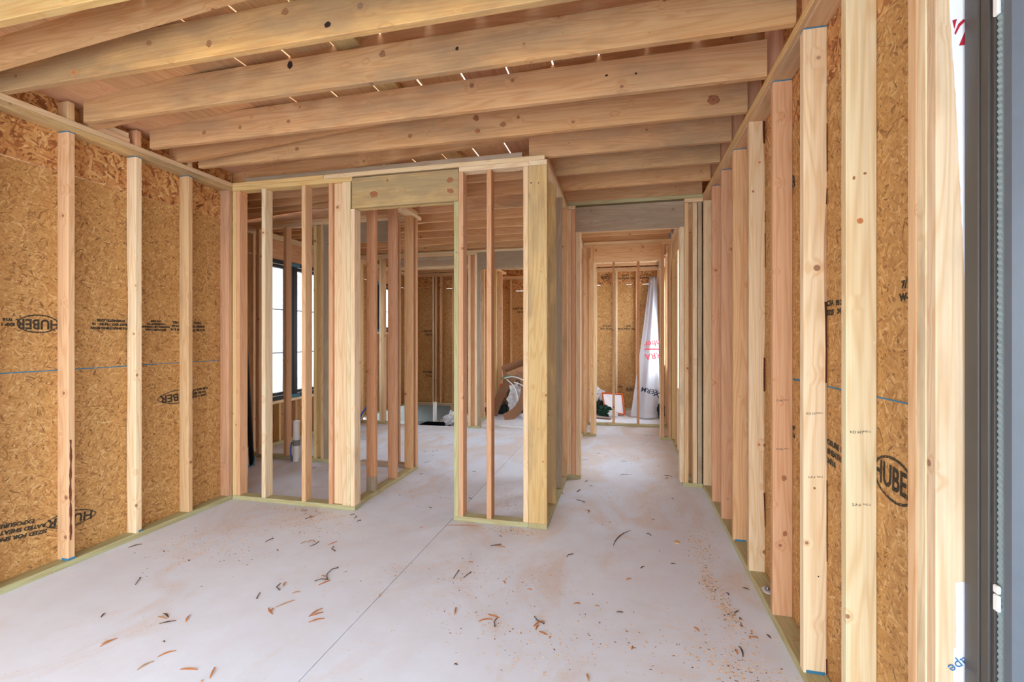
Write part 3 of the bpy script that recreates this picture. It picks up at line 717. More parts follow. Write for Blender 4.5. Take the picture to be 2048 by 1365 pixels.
lum(ce, 'ledger_beam', (.615, .64), (4.82, 9.3), (ZJ0, ZJ1), PALE, 0)
# rafters
ys = [1.68 - .61 * i for i in range(1, 6)] + [1.68, 2.29, 2.90, 3.518, 4.12, 4.76, 5.36, 5.97, 6.56, 7.25, 7.8, 8.45, 9.05]
for y in ys:
    xl, xr = (L - .088, .80) if y < 3.45 else (-4.50, .80)
    zb = lambda x: zr(x) - .14
    xc = -2.58 + (2.757 + .14 - 2.943) / .0765
    pts = [(xl, 2.757), (xc, 2.757), (xr, zb(xr)), (xr, zr(xr)), (xl, zr(xl))] if xc > xl else [(xl, zb(xl)), (xr, zb(xr)), (xr, zr(xr)), (xl, zr(xl))]
    o = poly_xz(ce, 'rafter', pts, y, y + .038, WD[0]); tint(o, JB, .02)
# flat blocking under the boards between rafters
for a, b in zip(ys[4:11], ys[5:12]):
    x0, x1 = -1.52, -1.39
    if b - a > .3 :
        o = poly_xz(ce, 'blocking', [(x0, zr(x0) - .042), (x1, zr(x1) - .042), (x1, zr(x1) - .002), (x0, zr(x0) - .002)], a + .04, b - .002, WD[1]); tint(o, GOLD, .3)
# roof boards, laid with open joints
segs = [(-2.0, 1.03), (1.035, 4.72), (4.725, 8.2), (8.205, 10.6)]
for k in range(-10, 11):
    xa = -2.127 + .2815 * k; gap = 0.0006 if k < 0 else R.uniform(.006, .0095)
    x0, x1 = xa + gap, xa + .2815
    for (a, b) in segs:
        yA = a
        o = poly_xz(ce, 'roof_board', [(x0, zr(x0)), (x1, zr(x1)), (x1, zr(x1) + .011), (x0, zr(x0) + .011)], yA, b - .003, WD[1])
        tint(o, R.choice([JB, FIR2, FIR2, RED]), R.choice([0, 0, .1, .25]))
# ================================================================ WINDOWS
def win_frame(root, x0, x1, y0, y1, z0, z1, w, mat, name='frame_rail'):
    box(root, 'frame_jamb', (x0, x1), (y0, y0 + w), (z0, z1), mat, .003); box(root, 'frame_jamb', (x0, x1), (y1 - w, y1), (z0, z1), mat, .003)
    box(root, 'frame_head', (x0, x1), (y0 + w, y1 - w), (z1 - w, z1), mat, .003); box(root, 'frame_sill', (x0, x1), (y0 + w, y1 - w), (z0, z0 + w), mat, .003)
# the tall window beside the camera
w1 = empty('window_1', (.80, .2, 0), 'structure')
WZ0, WZ1 = .303, 2.457
box(w1, 'frame_jamb', (.765, .86), (1.258, 1.302), (WZ0, WZ1), FRAME_D, .002)
box(w1, 'frame_jamb', (.768, .86), (1.232, 1.2575), (WZ0, WZ1), FRAME_D, .002)
box(w1, 'frame_jamb', (.7725, .86), (1.222, 1.2315), (WZ0, WZ1), FRAME_D, .001)
box(w1, 'frame_jamb', (.765, .86), (-.985, -.90), (WZ0, WZ1), FRAME_D, .002)
box(w1, 'frame_head', (.765, .86), (-.90, 1.22), (WZ1 - .07, WZ1), FRAME_D, .002)
box(w1, 'frame_sill', (.765, .86), (-.90, 1.22), (WZ0, WZ0 + .07), FRAME_D, .002)
box(w1, 'sash_stile', (.772, .84), (1.163, 1.2075), (WZ0 + .07, WZ1 - .07), FRAME_G, .012)
box(w1, 'sash_stile', (.772, .84), (-.90, -.83), (WZ0 + .07, WZ1 - .07), FRAME_G, .006)
for z in (.86, 1.242, 1.76): box(w1, 'glazing_bar', (.786, .812), (-.83, 1.163), (z - .009, z + .009), FRAME_G, .003)
for (a, b) in ((.373, .851), (.869, 1.233), (1.251, 1.751), (1.769, 2.387)):
    box(w1, 'glass_pane', (.797, .801), (-.83, 1.163), (a, b), GLASS)
# toothed balance strip between jamb and sash
bm = bmesh.new(); n = 300; pv = None
for i in range(n + 1):
    z = WZ0 + .07 + (WZ1 - WZ0 - .14) * i / n; x = .7755 if i % 2 else .7785
    a = bm.verts.new((x, 1.2085, z)); b = bm.verts.new((x, 1.2205, z)); c = bm.verts.new((.79, 1.2205, z)); d = bm.verts.new((.79, 1.2085, z))
    if pv:
        for j in range(4): bm.faces.new((pv[j], pv[(j + 1) % 4], (a, b, c, d)[(j + 1) % 4], (a, b, c, d)[j]))
    pv = (a, b, c, d)
bmesh.ops.recalc_face_normals(bm, faces=bm.faces)
me = bpy.data.meshes.new('strip'); bm.to_mesh(me); bm.free()
link('weather_strip', me, plain('pale_grey_strip', lin(150, 166, 166), .5), w1)
for z0, z1 in ((.83, .865), (.868, .885), (2.10, 2.16)): box(w1, 'sash_latch', (.768, .776), (1.207, 1.2215), (z0, z1), PVC, .002)
# house wrap turned into the opening
def rx_(px): return (.5608 + (px - 1893) * .000757) * 1.3095
edge = [(2.5, 1895), (2.2, 1898), (2.085, 1905), (1.92, 1914), (1.735, 1921), (1.55, 1929), (1.2, 1932), (.845, 1933), (.84, 1912), (.69, 1912), (.684, 1907), (.30, 1907)]
e2 = []
for (za, pa), (zb_, pb) in zip(edge, edge[1:]):
    for i in range(8): t = i / 8; e2.append((za + (zb_ - za) * t, pa + (pb - pa) * t + (R.uniform(-.9, .9) if abs(za - zb_) > .02 else 0)))
e2.append(edge[-1])
bm = bmesh.new(); pv = None
for z, p in e2:
    a = bm.verts.new((rx_(p), 1.3092, z)); b = bm.verts.new((.8125, 1.3092, z))
    if pv: bm.faces.new((pv[0], pv[1], b, a))
    pv = (a, b)
me = bpy.data.meshes.new('wrap'); bm.to_mesh(me); bm.free(); hw = link('house_wrap_flap', me, WRAP, wr)
def flat_poly(parent, name, pts, face_y, mat):
    bm = bmesh.new(); bm.faces.new([bm.verts.new((x, face_y, z)) for x, z in pts]); me = bpy.data.meshes.new(name); bm.to_mesh(me); bm.free(); return link(name, me, mat, parent)
def zy(y): return 1.415 - (y - 674) * 1.097 / 940
for pts in ([(1904, 40), (1913, 38), (1908, 58)], [(1908, 66), (1916, 48), (1926, 40), (1931, 43), (1919, 54), (1910, 70)], [(1917, 92), (1930, 62), (1932, 92)]):
    flat_poly(hw, 'printed_logo', [(rx_(p), zy(q)) for p, q in pts], 1.3080, RED_INK)
write(hw, 'Tape', .032, (rx_(1924), 1.3078, .655), '-y', -2.45, BLUE_INK)
# left windows
def side_window(name, y0, y1, z0, z1, mull, bars):
    w = empty(name, (-4.46, (y0 + y1) / 2, z0), 'structure')
    x0, x1 = -4.53, -4.445
    win_frame(w, x0, x1, y0, y1, z0, z1, .05, FRAME_B)
    ys_ = [y0 + .05] + [m for a, b in mull for m in (a, b)] + [y1 - .05]
    for a, b in mull:
        box(w, 'mullion', (x0, x1 + .01), (a, (a + b) / 2 - .004), (z0 + .05, z1 - .05), FRAME_B, .004); box(w, 'mullion', (x0, x1 + .01), ((a + b) / 2 + .004, b), (z0 + .05, z1 - .05), FRAME_B, .004)
        box(w, 'shim', (x1 - .01, x1 + .015), (a - .01, b + .05), (z0, z0 + .045), TEAL_PL); box(w, 'shim', (x1 - .01, x1 + .015), (a - .01, b + .05), (z1 - .05, z1 - .005), TEAL_PL)
    for i in range(0, len(ys_), 2):
        a, b = ys_[i], ys_[i + 1]
        box(w, 'sash_rail', (x0 + .01, x1 - .01), (a, b), (z0 + .058, z0 + .095), FRAME_B, .003); box(w, 'sash_rail', (x0 + .01, x1 - .01), (a, b), (z1 - .10, z1 - .058), FRAME_B, .003)
        box(w, 'bright_bead', (x0 + .01, x1 - .004), (a, b), (z0 + .0505, z0 + .0575), PVC); box(w, 'bright_bead', (x0 + .01, x1 - .004), (a, b), (z1 - .0575, z1 - .0505), PVC)
        box(w, 'glass_pane', (-4.49, -4.486), (a, b), (z0 + .095, z1 - .10), GLASS)
        for z in bars: box(w, 'glazing_bar', (-4.495, -4.481), (a, b), (z - .006, z + .006), FRAME_B)
    return w
side_window('window_2', 4.962, 7.195, .580, 2.432, [(5.50, 5.68), (6.50, 6.62)], (1.20, 1.78))  # hidden far end lengthened, with an extra mullion, to let in more daylight
side_window('window_3', 7.663, 8.735, 1.505, 2.432, [(7.83, 7.95)], (1.90,))
# a pale neighbouring house, seen blown out through the windows
nb = empty('neighbouring_house', (-16, 9, -.5)); tag(nb, 'pale wrapped house beyond the left window with orange board under its gable', 'building')
poly_xz(nb, 'wall', [(-22, -.5), (-15, -.5), (-15, 5.2), (-18.5, 8.0), (-22, 5.2)], 6.0, 22.0, WRAP)
box(nb, 'gable_board', (-15.0, -14.9), (12.0, 13.3), (2.2, 4.4), ORANGE); box(nb, 'window_opening', (-15.0, -14.95), (15.2, 16.2), (1.5, 3.0), FRAME_G)
# blue layout marks left at the stud ends
def mark(wall, x, y, z, dx=.03, dy=.03): box(wall, 'blue_mark', (x - dx / 2, x + dx / 2), (y - dy / 2, y + dy / 2), (z, z + .0012), BLUE_CHALK)
for y in (2.170, 2.584, 2.988):
    box(wl, 'layout_mark', (L - .080, L + .0012), (y - .0012, y + .0392), (ZT - .006, ZT - .0005), BLUE_CHALK)
box(wl, 'layout_mark', (L - .05, L + .0014), (2.1685, 2.2095), (.039, .052), BLUE_CHALK); box(wl, 'layout_mark', (L - .02, L + .0014), (2.60, 2.6235), (.039, .055), BLUE_CHALK)
for y in (4.208, 3.826, 3.431, 2.561, 2.153):
    box(wr, 'layout_mark', (RX - .001, RX + .085), (y - .0012, y + .0385), (ZT - .005, ZT - .0005), BLUE_CHALK)
for y in (2.153, 3.431): box(wr, 'layout_mark', (RX + .01, RX + .08), (y - .0014, y + .01), (.0385, .050), BLUE_CHALK)
# knots large enough to pick out in the photograph
def knot_mat(name, c0, c1, c2):
    g = NG(name); tc = g.n('ShaderNodeTexCoord'); ln = g.vmath('LENGTH', tc.outputs['Object'])
    n = g.n('ShaderNodeVectorMath', operation='LENGTH'); g.l(tc.outputs['Object'], n.inputs[0])
    v = g.math('ADD', n.outputs['Value'], g.math('MULTIPLY_ADD', g.noise(tc.outputs['Object'], 3.0, 3.0), .3, -.15))
    g.l(g.ramp(v, [(0.0, c0), (0.25, c1), (0.8, c1), (1.0, c2)]), g.b.inputs['Base Color']); g.b.inputs['Roughness'].default_value = .6
    return g.m
KN = {'r': knot_mat('red_brown_knot', lin(96, 54, 34), lin(156, 98, 62), lin(110, 66, 42)), 'k': knot_mat('black_knot', lin(20, 14, 12), lin(34, 22, 18), lin(110, 70, 50)),
      'o': knot_mat('orange_knot', lin(116, 64, 36), lin(186, 118, 72), lin(214, 160, 108)), 'g': knot_mat('grey_brown_knot', lin(92, 60, 42), lin(160, 112, 72), lin(112, 76, 50))}
KD = None
def knot(parent, px, py, plane, val, kind, w, h):
    global KD
    s_, c_ = math.sin(TH), math.cos(TH); u = (px - 1024) / F_PX
    if plane == 'y': zc = val / (u * s_ + c_)
    else: zc = val / (u * c_ - s_)
    X, Y, Zz = zc * (u * c_ - s_), zc * (u * s_ + c_), EYE - (py - HY) * zc / F_PX
    rr = random.Random(int(px)); bm = bmesh.new(); vs = []
    for i in range(16):
        a = 2 * math.pi * i / 16; k = 1 + rr.uniform(-.12, .12); vs.append(bm.verts.new((math.cos(a) * k, math.sin(a) * k, 0)))
    bm.faces.new(vs); me = bpy.data.meshes.new('knot'); bm.to_mesh(me); bm.free(); me.materials.append(KN[kind])
    face = '-y' if plane == 'y' else ('+x' if val < 0 else '-x')
    o = place(parent, 'knot', me, (X, Y, Zz), face, rr.uniform(-.3, .3)); o.scale = (w, h, 1)
for a in [(748, 389, 'r', .034, .026), (900, 360, 'r', .026, .019), (901, 382, 'r', .028, .017)]: knot(wb, a[0], a[1], 'y', Y0 - .0046, *a[2:])
for a in [(580, 130, 'k', .017, .022), (765, 108, 'g', .018, .017), (914, 97, 'k', .009, .010)]: knot(ce, a[0], a[1], 'y', 2.2284, *a[2:])
for a in [(298, 86, 'g', .017, .013), (418, 87, 'g', .016, .017), (570, 23, 'g', .019, .016), (655, 49, 'k', .017, .014), (147, 145, 'o', .020, .014), (31, 152, 'r', .012, .010), (204, 80, 'k', .010, .014)]: knot(ce, a[0], a[1], 'y', 1.8464, *a[2:])
for a in [(408, 265, 'g', .016, .014), (480, 255, 'g', .013, .013), (577, 243, 'g', .014, .012), (1213, 151, 'k', .009, .006), (1272, 147, 'k', .007, .006)]: knot(ce, a[0], a[1], 'y', 2.6494, *a[2:])
for a in [(952, 236, 'r', .022, .020), (955, 262, 'r', .019, .015), (1006, 249, 'g', .022, .018), (594, 298, 'g', .019, .014), (1427, 200, 'r', .034, .029), (820, 272, 'g', .016, .017)]: knot(ce, a[0], a[1], 'y', 3.0414, *a[2:])
for a in [(1720, 442, 'o', .010, .010), (1708, 356, 'r', .004, .006), (1730, 347, 'r', .005, .004)]: knot(wr, a[0], a[1], 'y', 1.7694, *a[2:])
for a in [(1629, 977, 'r', .005, .005), (1637, 1154, 'k', .003, .003)]: knot(wr, a[0], a[1], 'y', 2.1524, *a[2:])
for a in [(1568, 957, 'r', .011, .014), (1570, 1068, 'r', .010, .013)]: knot(wr, a[0], a[1], 'y', 2.5604, *a[2:])
for a in [(1519, 325, 'o', .008, .008), (1506, 383, 'r', .007, .007), (1518, 890, 'o', .009, .010)]: knot(wr, a[0], a[1], 'y', 3.0144, *a[2:])
for a in [(1086, 924, 'o', .008, .008), (1062, 366, 'k', .006, .006), (1077, 366, 'k', .004, .005)]: knot(we, a[0], a[1], 'y', 3.4084, *a[2:])
# resin streak down the inner edge of the first left stud
bm = bmesh.new(); pv = None; rr = random.Random(8)
for i in range(46):
    z = .16 + .62 * i / 45; c = 2.184 + .0015 * math.sin(i * .21) + rr.uniform(-.001, .001); w = .0025 + .004 * abs(math.sin(i * .37)) + rr.uniform(0, .0015)
    a = bm.verts.new((0, c - w, z)); b = bm.verts.new((0, c + w, z))
    if pv: bm.faces.new((pv[0], a, b, pv[1]))
    pv = (a, b)
me = bpy.data.meshes.new('streak'); bm.to_mesh(me); bm.free(); link('bark_streak', me, BARK, wl, (L + .0006, 0, 0))
# ================================================================ THINGS ON THE FLOOR
def simple(name, me, mat, label, cat, group=None, loc=(0, 0, 0), rot=None):
    o = link(name, me, mat, None, loc, rot); return tag(o, label, cat, group)
# pipes standing out of the slab
def pipe(name, x, y, h, r, label, z0=0.0, band=False, hose=False):
    p = empty(name, (x, y, z0)); tag(p, label, 'pipe')
    link('pipe_body', tube_mesh([(x, y, z0), (x, y, z0 + h)], r, 20, False), PVC, p)
    ring = tube_mesh([(x, y, z0 + h - .02), (x, y, z0 + h)], [r * 1.04, r * 1.04], 20, True); link('pipe_cap', ring, PVC, p)
    if band: link('tape_band', tube_mesh([(x, y, z0 + .18), (x, y, z0 + .245)], r * 1.06, 20, False), TAPE, p)
    return p
pipe('drain_pipe', -3.765, 4.03, .285, .028, 'short white plastic pipe stub in the closet left corner')
pB = pipe('drain_pipe', -3.628, 4.625, .46, .036, 'white plastic pipe with grey tape band between the closet back plates', band=True)
link('water_line', tube_mesh(smooth_path([(-3.672, 4.61, 0), (-3.682, 4.60, .10), (-3.674, 4.60, .2), (-3.668, 4.61, .215)]), .008, 8), BLUE_PL, pB)
pipe('drain_pipe', -3.925, 6.86, .53, .028, 'white plastic pipe against the bright stud of the far partition')
wl2 = tube_mesh(smooth_path([(-4.16, 6.8, .0), (-4.13, 6.8, .14), (-4.06, 6.79, .24), (-3.97, 6.78, .34)]), .014, 8)
simple('water_line', wl2, BLUE_PL, 'bright blue water line bending up beside the far white pipe', 'pipe')
pipe('vent_pipe', -3.20, 7.62, .62, .034, 'white plastic pipe rising from the sunken slab recess', z0=-.34)
# black tube leaning in the corner behind the partition
bt = link('leaning_tube', tube_mesh([(-3.985, 4.36, .0), (-4.30, 4.52, 2.62)], .026, 14), BLACK_PL)
tag(bt, 'long black plastic tube leaning in the corner behind the left partition', 'tube')
bs = link('blue_film_strip', tube_mesh(smooth_path([(-4.12, 4.30, .006), (-4.02, 4.29, .006), (-3.95, 4.33, .012), (-3.945, 4.36, .09), (-3.94, 4.37, .12)]), .008, 6), TEAL_PL)
tag(bs, 'thin teal strip on the slab at the foot of the leaning black tube', 'strip')
# black tray with rubble in the recess
tr = empty('black_tray', (-3.05, 7.35, -.34)); tag(tr, 'black plastic tray set in the sunken slab recess', 'tray')
def open_box(parent, x, y, z, t, mat):
    bm = bmesh.new()
    for (a, b, c) in (((x[0], x[1]), (y[0], y[0] + t), z), ((x[0], x[1]), (y[1] - t, y[1]), z), ((x[0], x[0] + t), (y[0] + t, y[1] - t), z), ((x[1] - t, x[1]), (y[0] + t, y[1] - t), z), (x, y, (z[0], z[0] + t))):
        r = bmesh.ops.create_cube(bm, size=1.0)
        for v in r['verts']: v.co = Vector(((a[0] + a[1]) / 2 + v.co.x * (a[1] - a[0]), (b[0] + b[1]) / 2 + v.co.y * (b[1] - b[0]), (c[0] + c[1]) / 2 + v.co.z * (c[1] - c[0])))
    me = bpy.data.meshes.new('tray'); bm.to_mesh(me); bm.free(); return link('tray_shell', me, mat, parent)
open_box(tr, (-3.30, -2.80), (7.12, 7.50), (-.34, -.035), .012, BLACK_PL)
bm = bmesh.new(); r2 = random.Random(3); NX, NY = 26, 8; g_ = {}
for i in range(NX + 1):
    for j in range(NY + 1):
        x = -3.42 + .86 * i / NX; y = 7.50 + .34 * j / NY
        g_[i, j] = bm.verts.new((x, y, -.30 + .29 * math.sin(math.pi * min(1, max(0, i / NX))) ** .5 * (0.4 + .6 * (1 - abs(j / NY - .4))) + r2.uniform(-.02, .02)))
for i in range(NX):
    for j in range(NY): bm.faces.new((g_[i, j], g_[i + 1, j], g_[i + 1, j + 1], g_[i, j + 1]))
me = bpy.data.meshes.new('rubble'); bm.to_mesh(me); bm.free(); tag(link('mortar_rubble', me, RUBBLE), kind='stuff')
# crumpled plastic helper
def crumple(name, x, y, z0, sx, sy, sz, mat, seed, label=None, cat=None):
    r = random.Random(seed); bm = bmesh.new(); bmesh.ops.create_icosphere(bm, subdivisions=3, radius=1.0)
    for v in bm.verts:
        k = 1 + .30 * math.sin(v.co.x * 7 + seed) * math.sin(v.co.y * 9 + seed * 2) + .18 * math.sin(v.co.z * 13 + v.co.x * 11) + r.uniform(-.12, .12)
        v.co = Vector((v.co.x * sx * k, v.co.y * sy * k, max(-.98 * sz, v.co.z * sz * k)))
    me = bpy.data.meshes.new(name); bm.to_mesh(me); bm.free(); me.materials.append(mat)
    o = link(name, me, None, None, (x, y, z0 + sz)); return tag(o, label, cat)
crumple('plastic_film', -2.72, 7.42, 0 - .12, .20, .12, .14, FILM, 4, 'crumpled clear plastic film at the recess edge', 'plastic film')
# cardboard -----------------------------------------------------------
def card(name, loc, w, d, h, rz, rx, mat, label, flap=.12, ry=0.0):
    """open carton: four walls, floor, two hanging flaps"""
    e = empty(name, loc); e.rotation_euler = (rx, ry, rz); tag(e, label, 'cardboard')
    hw, hd = w / 2, d / 2
    bent = lambda nm, vs, fs: (lambda o: o)(bent_panel(vs, fs, .004, mat, nm))
    a = bent('carton_body', [(-hw, -hd, 0), (hw, -hd, 0), (hw, hd, 0), (-hw, hd, 0), (-hw, -hd, h), (hw, -hd, h), (hw, hd, h), (-hw, hd, h)],
             [(0, 1, 2, 3), (0, 1, 5, 4), (1, 2, 6, 5), (2, 3, 7, 6), (3, 0, 4, 7)])
    b = bent('carton_flap', [(-hw, -hd, h), (hw, -hd, h), (hw * .95, -hd - flap, h - flap * .3), (-hw * .95, -hd - flap, h - flap * .3)], [(0, 1, 2, 3)])
    c = bent('carton_flap', [(hw, -hd, h), (hw, hd, h), (hw + flap, hd * .9, h + flap * .2), (hw + flap, -hd * .9, h + flap * .2)], [(0, 1, 2, 3)])
    for o in (a, b, c): o.parent = e; o.location = (0, 0, 0)
    return e
card('cardboard_box', (-2.78, 8.0, 0.0), .45, .3, .20, .1, 0, CARD, 'low open brown cardboard box behind the clear plastic film', .06)
sh = bent_panel([(-3.05, 8.22, .0), (-2.74, 8.22, .0), (-2.70, 8.30, .46), (-2.84, 8.32, .52), (-3.02, 8.30, .40)], [(0, 1, 2, 3, 4)], .006, plain('grey_sheet', lin(150, 140, 136), .7), 'grey_sheet')
tag(sh, 'grey folded sheet leaning behind the low cardboard box', 'sheet')
def strip_card(name, pts, w, mat, label, normal=(0, 0, 1)):
    P = smooth_path(pts, 5); bm = bmesh.new(); pv = None
    for i, p in enumerate(P):
        d = (P[min(i + 1, len(P) - 1)] - P[max(i - 1, 0)]).normalized(); s = d.cross(Vector(normal)).normalized() * w / 2
        a = bm.verts.new(p - s); b = bm.verts.new(p + s)
        if pv: bm.faces.new((pv[0], pv[1], b, a))
        pv = (a, b)
    bmesh.ops.solidify(bm, geom=bm.faces[:], thickness=.006)
    me = bpy.data.meshes.new(name); bm.to_mesh(me); bm.free(); o = link(name, me, mat); return tag(o, label, 'cardboard')
DX, DY = -1.92, 8.2
card('cardboard_box', (-1.78, 8.75, .62), .50, .34, .30, .45, .30, CARD, 'crushed open cardboard box on top of the rubbish heap', .16, -.35)
card('cardboard_box', (-1.55, 8.95, .48), .55, .36, .34, -.3, .25, CARD, 'cardboard box with torn hand holes at the right of the heap', .14, .25)
card('cardboard_box', (-1.75, 8.85, 0.0), .60, .42, .46, .2, 0, CARD_D, 'dark cardboard box buried in the middle of the heap', .10)
card('cardboard_box', (-1.96, 8.50, 0.0), .20, .20, .26, .3, 0, CARD_D, 'dark cardboard box at the left foot of the heap', .08)
card('cardboard_box', (-1.32, 8.75, 0.0), .45, .4, .30, .15, 0, CARD_D, 'dark flattened box at the right foot of the heap', .12)
strip_card('cardboard_strip', [(-1.70, 8.30, .78), (-1.58, 8.16, .60), (-1.56, 8.05, .34), (-1.66, 7.90, .12), (-1.82, 7.72, .02)], .17, CARD, 'long bent cardboard edge strip sliding off the heap onto the slab', (.8, -.5, .3))
strip_card('cardboard_strip', [(-1.90, 8.40, .62), (-2.02, 8.2, .35), (-2.10, 8.0, .04)], .16, CARD, 'straight cardboard strip leaning on the left front of the heap', (.6, -.7, .3))
strip_card('cardboard_strip', [(-1.72, 8.45, .60), (-1.80, 8.35, .38), (-1.86, 8.3, .06)], .14, CARD_D, 'dark cardboard strip leaning in the centre of the heap', (.6, -.7, .3))
crumple('plastic_film', -1.72, 8.15, .04, .13, .10, .26, FILM, 9, 'tall crumpled clear plastic bag in front of the heap', 'plastic film')
crumple('plastic_film', -1.36, 8.25, .22, .14, .10, .12, FILM, 12, 'clear plastic bag caught on the right of the heap', 'plastic film')
crumple('plastic_film', -1.40, 8.05, .0, .20, .14, .05, FILM, 15, 'flat clear plastic scrap on the slab right of the heap', 'plastic film')
crumple('dark_rag', -2.0, 8.35, .0, .12, .1, .09, DARKCL, 17, 'dark rag under the left of the heap', 'rag')
crumple('dark_rag', -1.5, 8.5, .0, .2, .1, .14, DARKCL, 21, 'dark rag under the right of the heap', 'rag')
crumple('orange_scrap', -2.04, 8.40, .44, .05, .03, .05, ORANGE, 31, 'orange plastic scrap at the left of the heap', 'plastic scrap')
def hose(name, pts, r, mat, label): return tag(link(name, tube_mesh(smooth_path(pts), r, 8), mat), label, 'hose')
hose('white_cable', [(-1.98, 8.3, .66), (-1.75, 8.15, .70), (-1.50, 8.10, .62), (-1.25, 8.1, .52)], .011, PVC, 'white cable arching across the top of the heap')
hose('white_cable', [(-1.86, 8.05, .66), (-1.70, 7.95, .54), (-1.64, 7.95, .34), (-1.66, 8.0, .26)], .010, PVC, 'white cable dropping down the centre of the heap')
hose('white_cable', [(-1.72, 8.0, .62), (-1.56, 8.0, .56), (-1.44, 7.95, .40), (-1.38, 7.95, .30)], .009, PVC, 'white cable looping down the right of the heap')
hose('green_hose', [(-2.05, 8.35, .64), (-1.9, 8.25, .70), (-1.7, 8.2, .69), (-1.5, 8.2, .60), (-1.3, 8.2, .50)], .012, GREEN_PL, 'green hose lying over the heap beside the white cables')
hose('white_strip', [(-1.78, 7.15, .012), (-1.5, 7.10, .012), (-1.2, 7.06, .012)], .014, PVC, 'straight white plastic strip on the slab before the heap')
for o in list(S.objects):
    if o.parent is None and 'heap' in o.get('label', ''): o.location.x -= .16
# ---- back of the hall: sheet of wrap, board, bags
N, M = 14, 26; bm = bmesh.new(); gv = {}
def lerp(a, b, t): return a + (b - a) * t
for j in range(M + 1):
    t = j / M; z = lerp(2.55, .015, t)
    xl = lerp(.455, .10, t ** 1.15); xr = lerp(.60, .60, t); yb_ = lerp(9.22, 8.45, t ** 1.1)
    for i in range(N + 1):
        s = i / N; fold = .10 * math.sin(s * 7.5 + .6) * (0.35 + .65 * t) + .03 * math.sin(s * 19 + t * 3)
        gv[i, j] = bm.verts.new((lerp(xl, xr, s), yb_ - .10 * s * t + fold, z + (.0 if j < M else .02 * s)))
for j in range(M):
    for i in range(N): bm.faces.new((gv[i, j], gv[i + 1, j], gv[i + 1, j + 1], gv[i, j + 1]))
for f in bm.faces: f.smooth = True
bmesh.ops.solidify(bm, geom=bm.faces[:], thickness=.002)
me = bpy.data.meshes.new('sheet'); bm.to_mesh(me); bm.free()
hs_ = link('house_wrap_sheet', me, WRAP); tag(hs_, 'tall white printed building wrap sheet draped to the floor at the back of the hall', 'building wrap')
def on_sheet(s, size, x, z, spin, mat):
    t = (2.55 - z) / 2.535; y = lerp(9.22, 8.45, t ** 1.1) - .15
    return write(hs_, s, size, (x, y, z), '-y', spin, mat, name='printed_text', bold=.001)
on_sheet('mber', .15, .50, 1.30, PI + .12, RED_INK); on_sheet('RRA', .15, .49, 1.08, PI + .12, RED_INK)
box(hs_, 'printed_bar', (.34, .62), (8.66, 8.662), (1.185, 1.205), RED_INK)
on_sheet('PERM', .12, .42, .48, PI - .22, NAVY_INK); on_sheet('X', .17, .55, .44, PI - .4, NAVY_INK)
bo = empty('display_board', (-.2, 8.9, 0)); tag(bo, 'white board with orange edges leaning behind the open studs', 'board')
def quadslab(parent, name, pts, t, mat): return bent_panel(pts, [tuple(range(len(pts)))], t, mat, name, parent)
A = Vector((-.40, 8.88, .37)); B = Vector((-.04, 8.88, .36)); C_ = Vector((.0, 8.60, .03)); D = Vector((-.34, 8.60, .10))
quadslab(bo, 'board_face', [A, B, C_, D], .012, WHITE_B)
for (p, q) in ((A, B), (B, C_), (C_, D), (D, A)): link('board_edge', tube_mesh([p + Vector((0, -.012, 0)), q + Vector((0, -.012, 0))], .014, 6), ORANGE, bo)
crumple('plastic_film', -.52, 9.0, .12, .16, .12, .16, FILM, 41, 'pinkish clear plastic bag heaped behind the white board', 'plastic film')
crumple('dark_rag', -.46, 8.75, 0, .10, .10, .12, DARKCL, 43, 'dark camouflage cloth heaped left of the white board', 'rag')
crumple('dark_rag', -.34, 8.55, 0, .13, .10, .09, plain('green_dark_cloth', lin(34, 70, 52), .9, nz=.4, scale=12), 45, 'dark green cloth heaped below the white board', 'rag')
crumple('white_rag', -.20, 8.45, 0, .08, .07, .06, WRAP, 47, 'small white bag on the slab beside the dark green cloth', 'rag')
crumple('dark_rag', .62, 8.5, 0, .07, .08, .13, DARKCL, 49, 'dark bundle on the slab right of the wrap sheet', 'rag')
strip_card('cardboard_strip', [(-.5, 8.3, .01), (-.35, 8.25, .015), (-.22, 8.22, .01)], .10, CARD, 'small cardboard scrap on the slab in front of the dark green cloth', (0, 0, 1))
# drawing lying on the slab
dr = box(None, 'printed_card', (-3.72, -3.30), (5.75, 6.05), (0.0005, .003), WHITE_B); tag(dr, 'thin printed paper square lying on the slab of the left room', 'paper')
for i in range(5): box(dr, 'printed_line', (-3.68, -3.40 + .01 * i), (5.80 + .05 * i, 5.81 + .05 * i), (.0031, .0035), NAVY_INK)
# ---- nails, shavings and slivers: placed where the photograph shows them
def floor_pt(px, py):
    zc = F_PX * EYE / (py - HY); u = (px - 1024) / F_PX; s, c = math.sin(TH), math.cos(TH)
    return Vector((zc * (u * c - s), zc * (u * s + c), 0))
def curl_mesh(L_, w, curl, seed, arch):
    r = random.Random(seed); bm = bmesh.new(); pv = None; n = 8
    for i in range(n + 1):
        t = i / n - .5; x = L_ * t; y = curl * (t * t - .08) * L_; z = arch * (1 - 4 * t * t) + .001 + r.uniform(0, .001)
        ww = w * (1 - abs(t) * 1.3) / 2 + .0008
        a = bm.verts.new((x, y - ww, z)); b = bm.verts.new((x, y + ww, z + ww * .5))
        if pv: bm.faces.new((pv[0], a, b, pv[1]))
        pv = (a, b)
    bmesh.ops.solidify(bm, geom=bm.faces[:], thickness=.0012)
    me = bpy.data.meshes.new('sliver'); bm.to_mesh(me); bm.free(); return me
